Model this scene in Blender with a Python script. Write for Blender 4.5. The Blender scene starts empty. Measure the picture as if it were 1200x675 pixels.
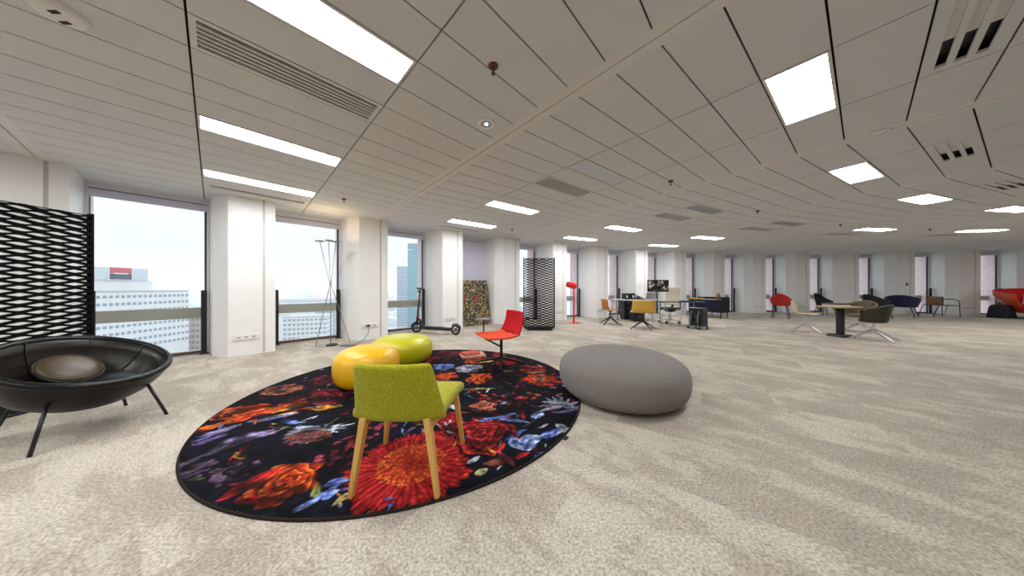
import bpy, math, random
import numpy as np
from mathutils import Vector, Matrix
random.seed(7)
PI = math.pi
sc = bpy.context.scene
COL = sc.collection

# ------------------------------------------------------------------ place
CX, CY, RW = 12.0854, -10.838, 22.6452      # centre of the round tower, radius of the inner wall face
CAMH, CEIL = 1.165, 2.70
T0, STEP = 2.4651, 0.086                     # angle of the first pillar's edge and the pillar pitch
M0, BAY = 2.474, 0.1717                      # angle of the first ceiling rail, bay pitch
RG = 23.45                                   # radius of the window glass

def pol(r, a, z=0.0):
    return (CX + r*math.cos(a), CY + r*math.sin(a), z)

def lin(c):
    c /= 255.0
    return c/12.92 if c <= 0.04045 else ((c+0.055)/1.055)**2.4
def S(r, g, b):
    return (lin(r), lin(g), lin(b))

# ------------------------------------------------------------------ materials
MATS = {}
def M(name, col, rough=0.5, metal=0.0, var=0.0, scale=30.0, bump=0.0, bscale=200.0, spec=0.5, coat=0.0, sheen=0.0, emit=0.0, stretch=None):
    if name in MATS: return MATS[name]
    m = bpy.data.materials.new(name); m.use_nodes = True
    nt = m.node_tree; b = nt.nodes['Principled BSDF']
    b.inputs['Base Color'].default_value = (*col, 1)
    b.inputs['Roughness'].default_value = rough
    b.inputs['Metallic'].default_value = metal
    b.inputs['Specular IOR Level'].default_value = spec
    b.inputs['Coat Weight'].default_value = coat
    b.inputs['Sheen Weight'].default_value = sheen
    if emit:
        b.inputs['Emission Color'].default_value = (*col, 1)
        b.inputs['Emission Strength'].default_value = emit
    tc = nt.nodes.new('ShaderNodeTexCoord')
    src = tc.outputs['Object']
    if stretch:
        mp = nt.nodes.new('ShaderNodeMapping'); mp.inputs['Scale'].default_value = stretch
        nt.links.new(src, mp.inputs['Vector']); src = mp.outputs['Vector']
    n = nt.nodes.new('ShaderNodeTexNoise'); n.inputs['Scale'].default_value = scale; n.inputs['Detail'].default_value = 4
    nt.links.new(src, n.inputs['Vector'])
    r = nt.nodes.new('ShaderNodeValToRGB')
    v = max(var, 0.015)
    r.color_ramp.elements[0].position = 0.3; r.color_ramp.elements[1].position = 0.7
    r.color_ramp.elements[0].color = (*[max(0, c*(1-v)) for c in col], 1)
    r.color_ramp.elements[1].color = (*[min(1, c*(1+v)) for c in col], 1)
    nt.links.new(n.outputs['Fac'], r.inputs['Fac']); nt.links.new(r.outputs['Color'], b.inputs['Base Color'])
    if bump:
        n2 = nt.nodes.new('ShaderNodeTexNoise'); n2.inputs['Scale'].default_value = bscale; n2.inputs['Detail'].default_value = 3
        bp = nt.nodes.new('ShaderNodeBump'); bp.inputs['Strength'].default_value = bump; bp.inputs['Distance'].default_value = 0.01
        nt.links.new(src, n2.inputs['Vector']); nt.links.new(n2.outputs['Fac'], bp.inputs['Height'])
        nt.links.new(bp.outputs['Normal'], b.inputs['Normal'])
    MATS[name] = m
    return m

def emitter(name, col, strength):
    if name in MATS: return MATS[name]
    m = bpy.data.materials.new(name); m.use_nodes = True
    nt = m.node_tree; nt.nodes.clear()
    e = nt.nodes.new('ShaderNodeEmission'); o = nt.nodes.new('ShaderNodeOutputMaterial')
    e.inputs['Color'].default_value = (*col, 1); e.inputs['Strength'].default_value = strength
    nt.links.new(e.outputs[0], o.inputs['Surface'])
    MATS[name] = m
    return m

def glass_mat(name, tint, refl):
    if name in MATS: return MATS[name]
    m = bpy.data.materials.new(name); m.use_nodes = True
    nt = m.node_tree; nt.nodes.clear()
    t = nt.nodes.new('ShaderNodeBsdfTransparent'); g = nt.nodes.new('ShaderNodeBsdfGlossy')
    mx = nt.nodes.new('ShaderNodeMixShader'); o = nt.nodes.new('ShaderNodeOutputMaterial')
    t.inputs['Color'].default_value = (*tint, 1); g.inputs['Roughness'].default_value = 0.02
    lw = nt.nodes.new('ShaderNodeLayerWeight'); lw.inputs['Blend'].default_value = refl
    nt.links.new(lw.outputs['Fresnel'], mx.inputs['Fac'])
    nt.links.new(t.outputs[0], mx.inputs[1]); nt.links.new(g.outputs[0], mx.inputs[2]); nt.links.new(mx.outputs[0], o.inputs['Surface'])
    MATS[name] = m
    return m

# ------------------------------------------------------------------ mesh builder
class MB:
    def __init__(s): s.v = []; s.f = []
    def add(s, vs, fs):
        o = len(s.v); s.v += [tuple(v) for v in vs]; s.f += [tuple(i+o for i in f) for f in fs]; return s
    def box(s, c, d, rz=0.0, top=1.0):
        x, y, z = d[0]/2, d[1]/2, d[2]/2; ca, sa = math.cos(rz), math.sin(rz); vs = []
        for k, zz in ((1.0, -z), (top, z)):
            for sx, sy in ((-1,-1),(1,-1),(1,1),(-1,1)):
                px, py = sx*x*k, sy*y*k
                vs.append((c[0]+px*ca-py*sa, c[1]+px*sa+py*ca, c[2]+zz))
        return s.add(vs, [(0,3,2,1),(4,5,6,7),(0,1,5,4),(1,2,6,5),(2,3,7,6),(3,0,4,7)])
    def prism(s, quad, z0, z1):          # quad: plan polygon, counter-clockwise
        n = len(quad); vs = [(p[0], p[1], z0) for p in quad] + [(p[0], p[1], z1) for p in quad]
        return s.add(vs, [tuple(range(n-1,-1,-1)), tuple(range(n,2*n))] + [(i,(i+1)%n,n+(i+1)%n,n+i) for i in range(n)])
    def bar(s, a, b, w0, d0, w1=None, d1=None, side=(1,0,0)):   # rectangular tapered bar
        w1 = w0 if w1 is None else w1; d1 = d0 if d1 is None else d1
        a = Vector(a); b = Vector(b); t = (b-a).normalized(); u = Vector(side); u = (u - t*u.dot(t)).normalized(); w = t.cross(u)
        vs = []
        for p, ww, dd in ((a,w0,d0),(b,w1,d1)):
            for sx, sy in ((-1,-1),(1,-1),(1,1),(-1,1)):
                vs.append(p + u*(sx*ww/2) + w*(sy*dd/2))
        return s.add(vs, [(0,3,2,1),(4,5,6,7),(0,1,5,4),(1,2,6,5),(2,3,7,6),(3,0,4,7)])
    def tube(s, pts, r, n=10, closed=False, sq=1.0):
        pts = [Vector(p) for p in pts]; m = len(pts); rs = r if isinstance(r, (list, tuple)) else [r]*m
        vs = []; ref = None
        for i, p in enumerate(pts):
            if closed: t = pts[(i+1)%m]-pts[i-1]
            else: t = pts[min(i+1,m-1)]-pts[max(i-1,0)]
            t.normalize()
            if ref is None: ref = Vector((0,0,1)) if abs(t.z) < 0.9 else Vector((1,0,0))
            u = (ref - t*ref.dot(t)).normalized(); w = t.cross(u); ref = u
            for k in range(n):
                a = 2*PI*k/n
                vs.append(p + (u*math.cos(a)*sq + w*math.sin(a))*rs[i])
        fs = []
        for i in range(m if closed else m-1):
            j = (i+1)%m
            for k in range(n):
                l = (k+1)%n; fs.append((i*n+k, i*n+l, j*n+l, j*n+k))
        if not closed:
            fs += [tuple(range(n-1,-1,-1)), tuple(range((m-1)*n, m*n))]
        return s.add(vs, fs)
    def lathe(s, prof, n=32, c=(0,0,0)):
        vs = []; fs = []; idx = []
        for r, z in prof:
            if r < 1e-5:
                idx.append([len(vs)]); vs.append((c[0], c[1], c[2]+z))
            else:
                idx.append(list(range(len(vs), len(vs)+n)))
                vs += [(c[0]+r*math.cos(2*PI*k/n), c[1]+r*math.sin(2*PI*k/n), c[2]+z) for k in range(n)]
        for a, b in zip(idx[:-1], idx[1:]):
            for k in range(n):
                l = (k+1)%n
                if len(a) == 1 and len(b) > 1: fs.append((a[0], b[l], b[k]))
                elif len(b) == 1 and len(a) > 1: fs.append((a[k], a[l], b[0]))
                elif len(a) > 1: fs.append((a[k], a[l], b[l], b[k]))
        return s.add(vs, fs)
    def grid(s, fn, nu, nv):
        vs = [fn(i/nu, j/nv) for j in range(nv+1) for i in range(nu+1)]
        return s.add(vs, [(j*(nu+1)+i, j*(nu+1)+i+1, (j+1)*(nu+1)+i+1, (j+1)*(nu+1)+i) for j in range(nv) for i in range(nu)])
    def build(s, name, mat, parent=None, smooth=False, bevel=0, seg=2, solid=0, off=0, sub=0, loc=None, label=None):
        me = bpy.data.meshes.new(name); me.from_pydata(s.v, [], s.f); me.update()
        o = bpy.data.objects.new(name, me); COL.objects.link(o)
        if mat: me.materials.append(mat)
        if smooth: me.polygons.foreach_set('use_smooth', [True]*len(me.polygons))
        if solid:
            m = o.modifiers.new('solid', 'SOLIDIFY'); m.thickness = solid; m.offset = off
        if bevel:
            m = o.modifiers.new('bevel', 'BEVEL'); m.width = bevel; m.segments = seg; m.limit_method = 'ANGLE'; m.angle_limit = 0.6
        if sub:
            m = o.modifiers.new('sub', 'SUBSURF'); m.levels = sub; m.render_levels = sub
        if parent: o.parent = parent
        if loc: o.location = loc
        if label: o['label'] = label
        return o

def tag(o, label, cat, group=None, kind=None):
    o['label'] = label; o['category'] = cat
    if group: o['group'] = group
    if kind: o['kind'] = kind
    return o
def thing(name, label, cat, loc, rz=0.0, group=None):
    o = bpy.data.objects.new(name, None); COL.objects.link(o); o.empty_display_size = 0.1
    o.location = loc; o.rotation_euler = (0,0,rz)
    return tag(o, label, cat, group)
def struct(o, label=None):
    o['kind'] = 'structure'
    if label: o['label'] = label
    return o
def facing(dx, dy): return math.atan2(-dx, dy)        # local +Y turned towards (dx, dy)

# ------------------------------------------------------------------ shared materials
white_paint = M('white wall paint', S(234,233,231), 0.4, var=0.02, scale=6, bump=0.02, bscale=300)
seam_mat = M('shadow gap', S(196,193,188), 0.6)
tile_mat = M('ceiling tile', S(210,210,209), 0.75, var=0.02, scale=3, bump=0.05, bscale=400)
rail_mat = M('ceiling rail', S(216,213,209), 0.5)
dark_void = M('ceiling void', S(72,64,56), 0.9)
frame_mat = M('window frame', S(216,219,226), 0.4)
sill_mat = M('brown sill', S(96,74,66), 0.5)
frame_dark = M('window gasket', S(62,62,70), 0.5)
blind_mat = M('lavender blind', S(214,212,232), 0.8, var=0.02, scale=40)
pink_conc = M('pink concrete', S(218,198,197), 0.9, var=0.08, scale=8, bump=0.3, bscale=60)
beige_rail = M('beige facade rail', S(178,174,160), 0.8)
black_metal = M('black metal', S(22,22,24), 0.35, var=0.05)
black_paint = M('black powder coat', S(18,18,21), 0.5)
chrome = M('polished aluminium', S(220,220,220), 0.35, metal=0.85)
glass = glass_mat('window glass', (0.97,0.985,0.985), 0.12)
guard_glass = glass_mat('guard glass', (0.985,0.99,0.99), 0.06)
white_plastic = M('white plastic', S(226,224,220), 0.45)
slot_dark = M('vent dark', S(14,12,11), 0.9, spec=0.1)
grille_mat = M('vent slat', S(206,202,196), 0.5)
lamp_on = emitter('lit diffuser', (0.97, 0.985, 1.0), 36.0)
lamp_off = M('unlit diffuser', S(196,200,206), 0.35)
wood = M('light ash wood', S(214,168,88), 0.45, var=0.12, scale=14, stretch=(6,6,0.6))

# ------------------------------------------------------------------ camera
cam_d = bpy.data.cameras.new('camera'); cam = bpy.data.objects.new('camera', cam_d); COL.objects.link(cam)
cam.location = (0,0,CAMH); cam.rotation_euler = (PI/2,0,0)
cam_d.sensor_width = 36; cam_d.lens = 310.37/1200*36; cam_d.shift_y = -1.17/1200
cam_d.clip_start = 0.05; cam_d.clip_end = 20000
sc.camera = cam

# ------------------------------------------------------------------ world: bright overcast
w = bpy.data.worlds.new('sky'); sc.world = w; w.use_nodes = True
nt = w.node_tree; bg = nt.nodes['Background']
tc = nt.nodes.new('ShaderNodeTexCoord'); sx = nt.nodes.new('ShaderNodeSeparateXYZ'); nt.links.new(tc.outputs['Generated'], sx.inputs[0])
rp = nt.nodes.new('ShaderNodeValToRGB'); nt.links.new(sx.outputs['Z'], rp.inputs['Fac'])
els = rp.color_ramp.elements
els[0].position = 0.0; els[0].color = (0.56,0.66,0.71,1)
els[1].position = 1.0; els[1].color = (2.4,2.65,3.0,1)
for p, c in ((0.03,(0.60,0.68,0.72,1)),(0.09,(0.64,0.71,0.75,1)),(0.16,(0.71,0.76,0.80,1)),(0.25,(0.80,0.85,0.90,1)),(0.45,(1.5,1.65,1.85,1))):
    e = els.new(p); e.color = c
mp = nt.nodes.new('ShaderNodeMapping'); mp.inputs['Scale'].default_value = (1.5,1.5,9); nt.links.new(tc.outputs['Generated'], mp.inputs[0])
ns = nt.nodes.new('ShaderNodeTexNoise'); ns.inputs['Scale'].default_value = 2.2; ns.inputs['Detail'].default_value = 5; nt.links.new(mp.outputs[0], ns.inputs['Vector'])
mr = nt.nodes.new('ShaderNodeMapRange'); mr.inputs['From Min'].default_value = 0.3; mr.inputs['From Max'].default_value = 0.7
mr.inputs['To Min'].default_value = 0.93; mr.inputs['To Max'].default_value = 1.07; nt.links.new(ns.outputs['Fac'], mr.inputs['Value'])
vm = nt.nodes.new('ShaderNodeVectorMath'); vm.operation = 'SCALE'; nt.links.new(rp.outputs['Color'], vm.inputs[0]); nt.links.new(mr.outputs['Result'], vm.inputs['Scale'])
nt.links.new(vm.outputs[0], bg.inputs['Color']); bg.inputs['Strength'].default_value = 1.3

# ------------------------------------------------------------------ floor
def carpet():
    m = bpy.data.materials.new('mottled carpet'); m.use_nodes = True; nt = m.node_tree; b = nt.nodes['Principled BSDF']
    L = nt.links.new; N = nt.nodes.new
    tc = N('ShaderNodeTexCoord')
    # carpet planks: each plank shifts the mottled pattern
    mp0 = N('ShaderNodeMapping'); mp0.inputs['Rotation'].default_value = (0,0,0.62); L(tc.outputs['Object'], mp0.inputs[0])
    bk = N('ShaderNodeTexBrick'); bk.inputs['Scale'].default_value = 1.0; bk.inputs['Brick Width'].default_value = 1.2; bk.inputs['Row Height'].default_value = 0.6
    bk.inputs['Mortar Size'].default_value = 0.0; bk.inputs['Color1'].default_value = (0,0,0,1); bk.inputs['Color2'].default_value = (1,1,1,1); bk.inputs['Bias'].default_value = 0.0
    L(mp0.outputs[0], bk.inputs['Vector'])
    ad = N('ShaderNodeVectorMath'); ad.operation = 'MULTIPLY_ADD'
    L(bk.outputs['Color'], ad.inputs[0]); ad.inputs[1].default_value = (7,11,3); L(mp0.outputs[0], ad.inputs[2])
    mp = N('ShaderNodeMapping'); mp.inputs['Scale'].default_value = (0.8,1.35,1); L(ad.outputs[0], mp.inputs[0])
    n1 = N('ShaderNodeTexNoise'); n1.inputs['Scale'].default_value = 1.5; n1.inputs['Detail'].default_value = 9; n1.inputs['Roughness'].default_value = 0.68; n1.inputs['Distortion'].default_value = 0.25
    L(mp.outputs[0], n1.inputs['Vector'])
    r1 = N('ShaderNodeValToRGB'); e = r1.color_ramp.elements
    e[0].position = 0.36; e[0].color = (*S(162,152,140),1); e[1].position = 0.64; e[1].color = (*S(193,184,169),1)
    k = e.new(0.50); k.color = (*S(172,162,149),1); k = e.new(0.545); k.color = (*S(186,177,163),1)
    n3 = N('ShaderNodeTexNoise'); n3.inputs['Scale'].default_value = 17; n3.inputs['Detail'].default_value = 6; n3.inputs['Roughness'].default_value = 0.7; L(mp.outputs[0], n3.inputs['Vector'])
    a3 = N('ShaderNodeMath'); a3.operation = 'MULTIPLY_ADD'; a3.inputs[1].default_value = 0.30; L(n3.outputs['Fac'], a3.inputs[0]); L(n1.outputs['Fac'], a3.inputs[2])
    s3 = N('ShaderNodeMath'); s3.operation = 'SUBTRACT'; s3.inputs[1].default_value = 0.15; L(a3.outputs[0], s3.inputs[0])
    L(s3.outputs[0], r1.inputs['Fac'])
    n2 = N('ShaderNodeTexNoise'); n2.inputs['Scale'].default_value = 78; n2.inputs['Detail'].default_value = 3; L(tc.outputs['Object'], n2.inputs['Vector'])
    m2 = N('ShaderNodeMapRange'); m2.inputs['From Min'].default_value = 0.32; m2.inputs['From Max'].default_value = 0.68; m2.inputs['To Min'].default_value = 0.62; m2.inputs['To Max'].default_value = 1.26
    L(n2.outputs['Fac'], m2.inputs['Value'])
    v = N('ShaderNodeVectorMath'); v.operation = 'SCALE'; L(r1.outputs['Color'], v.inputs[0]); L(m2.outputs['Result'], v.inputs['Scale'])
    L(v.outputs[0], b.inputs['Base Color'])
    b.inputs['Roughness'].default_value = 0.95; b.inputs['Specular IOR Level'].default_value = 0.2
    bp = N('ShaderNodeBump'); bp.inputs['Strength'].default_value = 0.5; bp.inputs['Distance'].default_value = 0.006
    L(n2.outputs['Fac'], bp.inputs['Height']); L(bp.outputs['Normal'], b.inputs['Normal'])
    return m

A_HI, A_LO = M0 + 2*BAY, M0 - 9*BAY          # extent of the built sector
RI = 10.4                                     # core wall
def arc_slab(name, r0, r1, z0, z1, mat, a0=A_LO, a1=A_HI, n=96):
    b = MB(); q = []
    for k in range(n+1):
        a = a0+(a1-a0)*k/n
        q += [pol(r0,a,z0), pol(r1,a,z0), pol(r0,a,z1), pol(r1,a,z1)]
    f = []
    for k in range(n):
        i = 4*k; j = i+4
        f += [(i,j,j+1,i+1), (i+2,i+3,j+3,j+2), (i,i+2,j+2,j), (i+1,j+1,j+3,i+3)]
    f += [(0,1,3,2), (4*n,4*n+2,4*n+3,4*n+1)]
    b.add(q, f); return b.build(name, mat)
struct(arc_slab('floor', RI-0.1, RG+0.02, -0.2, 0.0, carpet()), 'grey beige mottled carpet floor')

# ------------------------------------------------------------------ ceiling tiles (one structure)
LINES = [15.045,15.375,15.69,16.05,16.39,16.70,17.0,17.31,17.62,17.93,18.245,18.56] + [18.56+0.3267*k for k in range(1,15)] + [23.42]
d0 = 15.045
while d0 > RI+0.4:
    d0 -= 0.33; LINES.insert(0, d0)
def rowidx(d):
    for i in range(len(LINES)-1):
        if LINES[i] < d < LINES[i+1]: return i
ROW = {k: rowidx(d) for k, d in dict(A=21.66, B=20.03, C=18.09, D=16.22, V=18.72, S=22.3, T=15.53).items()}
SEC = BAY/3
GAP = 0.011
def tile_quad(k, s, i, gap=GAP, rail=0.080):
    """plan quad of the tile in bay k, sector s, row i (bay centre axis = radial)"""
    ac = M0 - BAY*(k+0.5); d0, d1 = LINES[i]+gap/2, LINES[i+1]-gap/2
    aL = BAY/2 - s*SEC; aR = aL - SEC
    ca, sa = math.cos(ac), math.sin(ac)
    def P(d, a, off):                          # off: pull inside from the radial line
        u = d*math.tan(a)+off
        return (CX + d*ca - u*sa, CY + d*sa + u*ca)
    oL = -(rail if s == 0 else gap/2); oR = (rail if s == 2 else gap/2)
    return [P(d0,aR,oR), P(d1,aR,oR), P(d1,aL,oL), P(d0,aL,oL)]
BAYS = range(-2, 9)
holes = {}
def hole(k, row): holes[(k,1,ROW[row])] = True
for k in BAYS:
    for r in 'ABCDVTS': hole(k, r)
tb = MB()
for k in BAYS:
    for s in range(3):
        for i in range(len(LINES)-1):
            if (k,s,i) in holes: continue
            tb.prism(tile_quad(k,s,i), CEIL, CEIL+0.02)
ceiling = struct(tb.build('ceiling', tile_mat), 'suspended ceiling of off-white metal tiles')
rb = MB()
for k in list(BAYS)+[9]:
    a = M0 - BAY*k
    for sgn in (-1,1):
        q = []
        for (r, o) in ((RI,0.004),(RG-0.03,0.004),(RG-0.03,0.080),(RI,0.080)):
            q.append((CX+r*math.cos(a)-sgn*o*math.sin(a), CY+r*math.sin(a)+sgn*o*math.cos(a)))
        if sgn < 0: q = q[::-1]
        rb.prism(q, CEIL, CEIL+0.02)
rb.build('rail', rail_mat, ceiling)
struct(arc_slab('ceiling_slab', RI-0.1, RG+0.02, CEIL+0.12, CEIL+0.3, dark_void))

# ------------------------------------------------------------------ outer wall: pillars, windows
def block(b, prof_inner, r_out, z0, z1, t):
    """prism between an inner profile [(da, r)...] (da growing) and r_out"""
    pts = [pol(r, t+da) for da, r in prof_inner]
    pts += [pol(r_out, t+prof_inner[-1][0]), pol(r_out, t+prof_inner[0][0])]
    q = [(p[0],p[1]) for p in pts]
    b.prism(q, z0, z1)
NP = range(-4, 18)
SIDES = ['left end','',]
for i in NP:
    t = T0 - STEP*i
    b = MB()
    block(b, [(0.0,22.645),(0.0060,22.645)], RG+0.02, 0, CEIL+0.02, t)
    block(b, [(0.0060,22.657),(0.0075,22.657)], RG+0.02, 0, CEIL+0.02, t)
    block(b, [(0.0075,22.645),(0.0259,22.652),(0.0335,22.93),(0.0350,RG-0.05),(0.0350,RG+0.02)], RG+0.02, 0, CEIL+0.02, t)
    p = struct(b.build('pillar', white_paint), 'white panelled pillar between two windows')
    g = MB(); block(g, [(0.0060,22.655),(0.0075,22.655)], 22.70, 0.02, CEIL-0.0, t); g.build('shadow_gap', seam_mat, p)
    e = MB(); block(e, [(-0.0002,RG+0.02),(0.0347,RG+0.02)], 24.02, -3.2, 3.3, t)
    e.build('concrete_fin', pink_conc, p, label='pink concrete outer face')
n_win = 0
for i in list(NP)[1:]:
    n_win += 1
    a1 = T0 - STEP*(i-1); a0 = T0 - STEP*i + 0.0350        # from pillar i-1's edge to pillar i's reveal
    W = bpy.data.objects.new('window_%d' % n_win, None); COL.objects.link(W); struct(W, 'floor-to-ceiling window with roller blind box')
    W.location = pol(RG, (a0+a1)/2)
    lo = Vector(W.location)
    def loc(p): return (p[0]-lo.x, p[1]-lo.y, p[2])
    def seg(b, r0, r1, z0, z1, s0=a0, s1=a1):
        q = [pol(r0,s0), pol(r1,s0), pol(r1,s1), pol(r0,s1)]
        b.prism([(p[0]-lo.x, p[1]-lo.y) for p in q], z0, z1)
    dj = 0.035/RG
    f = MB(); seg(f, RG-0.06, RG+0.03, 0.0, CEIL, a0, a0+dj); seg(f, RG-0.06, RG+0.03, 0.0, CEIL, a1-dj, a1); seg(f, RG-0.06, RG+0.03, 2.62, CEIL, a0+dj, a1-dj)
    f.build('frame', frame_mat, W)
    f = MB(); seg(f, RG-0.02, RG+0.02, 0.03, 2.62, a0+dj, a0+1.8*dj); seg(f, RG-0.02, RG+0.02, 0.03, 2.62, a1-1.25*dj, a1-dj); seg(f, RG-0.055, RG+0.02, 2.61, 2.625, a0+dj, a1-dj)
    f.build('gasket', frame_dark, W)
    f = MB(); seg(f, RG-0.03,RG+0.02, 0.0, 0.055, a0+dj, a1-dj); f.build('sill', sill_mat, W)
    f = MB(); seg(f, RG-0.045, RG+0.0, 2.50, 2.62, a0+dj, a1-dj); f.build('blind_box', blind_mat, W)
    f = MB(); seg(f, RG+0.004, RG+0.010, 0.06, 2.50, a0+1.8*dj, a1-1.6*dj); f.build('pane', glass, W)
    if i == 4:
        f = MB(); seg(f, RG-0.035, RG-0.028, 0.35, 2.51, a0+dj, a1-dj); f.build('roller_blind', blind_mat, W)
    f = MB(); seg(f, 23.72, 23.82, 0.60, 0.79, a0-0.0, a1+0.0); f.build('facade_rail', beige_rail, W)
    f = MB(); seg(f, RG+0.02, 24.0, -3.2, -0.02, a0-0.002, a1+0.002); seg(f, RG+0.02, 24.0, CEIL-0.02, 3.3, a0-0.002, a1+0.002); f.build('concrete_spandrel', pink_conc, W)
    # guard rail posts inside the window
    if -1 <= i <= 16:
        am = (a0+a1)/2
        rp_ = 23.30
        where = {1:'beside the black bowl chair',2:'behind the thin rod floor lamp',3:'behind the parked scooter',4:'behind the leaning painting',
                 5:'behind the farther mesh screen',6:'behind the red floor lamp',7:'left of the desk with the laptop',8:'behind the wide monitor',
                 9:'behind the pale mesh office chair',10:'right of the navy sideboard',11:'behind the far red tub chair',12:'behind the black lounge chair',13:'between the two dark tub chairs',
                 14:'behind the metal framed armchair',15:'left of the red pod chair'}.get(i)
        lab = 'clear glass window guard between two black posts, ' + (where or ('beyond the red pod chair' if i > 15 else 'behind the large black mesh screen' ))
        G = thing('window_guard', lab, 'guard rail', pol(rp_, am, 0), am+PI/2, 'glass guards at the windows')
        hw = rp_*(a1-a0)/2 - 0.065
        for sg in (-1,1):
            pb = MB(); pb.box((sg*hw,0,0.555), (0.07,0.035,1.11)); pb.box((sg*hw,0,0.008),(0.11,0.09,0.016)); pb.build('post', black_paint, G, bevel=0.004)
        pb = MB(); pb.box((0,0,0.56), (2*hw-0.07,0.010,0.98)); pb.build('glass_pane', guard_glass, G)
# walls closing the sector
struct(arc_slab('wall_core', RI-0.1, RI, 0, CEIL+0.12, white_paint))
for nm, a in (('wall_left', A_HI), ('wall_right', A_LO)):
    b = MB(); d = 0.1; s = 1 if nm == 'wall_left' else -1
    q = [(CX+r*math.cos(a)-o*math.sin(a), CY+r*math.sin(a)+o*math.cos(a)) for r, o in ((RI-0.1,0),(RG+0.02,0),(RG+0.02,s*d),(RI-0.1,s*d))]
    if s < 0: q = q[::-1]
    b.prism(q, 0, CEIL+0.12); struct(b.build(nm, white_paint))

# sockets on the pillars
sock = MB
pill_desc = {1:'beside the window with the white office block',2:'where the rod lamp cord is plugged in',3:'right of the scooter handlebar',5:'left of the red floor lamp',6:'behind the ochre chair facing right',10:'between navy sideboard and red tub chair',11:'behind the beige side chair',14:'left of the red pod chair'}
def on_pillar(i, da, z, r=22.645):
    t = T0 - STEP*i
    a = t+da
    # the main face is a flat chord between (0.0075,22.645) and (0.0259,22.652)
    p0 = Vector(pol(22.645,t+0.0075,0)); p1 = Vector(pol(22.652,t+0.0259,0)); f = (da-0.0075)/(0.0259-0.0075)
    p = p0.lerp(p1,f); d = (p1-p0).normalized()
    return (p.x,p.y,z), math.atan2(d.y,d.x)
for i, ds in pill_desc.items():
    p, rz = on_pillar(i, 0.0165, 0.31)
    t = thing('wall_socket', 'white triple wall socket on the pillar ' + ds, 'wall socket', p, rz, 'sockets low on the pillars')
    # local +Y points into the room because the chord runs anticlockwise
    b = MB(); b.box((0,0.010,0),(0.32,0.022,0.085)); b.build('plate', white_plastic, t, bevel=0.003)
    for k in (-1,0,1):
        h = MB(); h.box((k*0.09,0.0215,0),(0.045,0.004,0.03)); h.build('socket', M('socket face', S(170,166,160), 0.5), t, bevel=0.002)
p, rz = on_pillar(7, 0.016, 1.28)
t = thing('wall_dial', 'small white oval wall control on the pillar left of the monitor', 'wall control', p, rz)
b = MB(); b.box((0,0.01,0),(0.13,0.02,0.10)); b.build('body', white_plastic, t, bevel=0.02, seg=3)
b = MB(); b.box((0,0.021,0),(0.07,0.004,0.05)); b.build('display', M('dial face', S(240,240,238), 0.3), t, bevel=0.001)
p, rz = on_pillar(13, 0.012, 1.28)
t = thing('wall_switch', 'small dark wall switch on the pillar above the navy armchair', 'wall switch', p, rz)
b = MB(); b.box((0,0.006,0),(0.08,0.012,0.12)); b.build('plate', M('grey plastic', S(120,116,112), 0.5), t, bevel=0.004)
b = MB(); b.box((0,0.014,0),(0.04,0.006,0.06)); b.build('button', M('dark plastic', S(60,58,58), 0.5), t, bevel=0.002)

# ------------------------------------------------------------------ ceiling fittings
def inset(q, m):
    c = Vector((sum(p[0] for p in q)/4, sum(p[1] for p in q)/4))
    v = [Vector(p) for p in q]; out = []
    for i in range(4):
        a = (v[(i+1)%4]-v[i]).normalized(); b_ = (v[i-1]-v[i]).normalized()
        out.append(v[i] + (a+b_)*m)
    return [(p.x,p.y) for p in out], (c.x,c.y)
ROWTXT = {'A':'window row','B':'second row','C':'third row','D':'fourth row'}
BAYTXT = {-2:'in second bay left of the bowl chair',-1:'in bay left of the bowl chair',0:'in bay over the bowl chair',1:'in bay over the scooter and red chair',2:'in bay over the desk',3:'in bay over the navy sideboard',
          4:'in bay over the wooden table',5:'in bay over the metal framed armchair',6:'in bay right of the pod chair',7:'in second bay right of the pod chair',8:'in the last bay on the right'}
LIT = {('A',k) for k in (-2,-1,0,1,2,3)} | {('B',k) for k in (-2,-1,0,1,2,3)} | {('C',k) for k in (-1,0,4,5,6,7)} | {('D',k) for k in (-1,0,1,2,3,4,5,6,7)}
def shift(q, c): return [(p[0]-c[0], p[1]-c[1]) for p in q]
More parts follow.
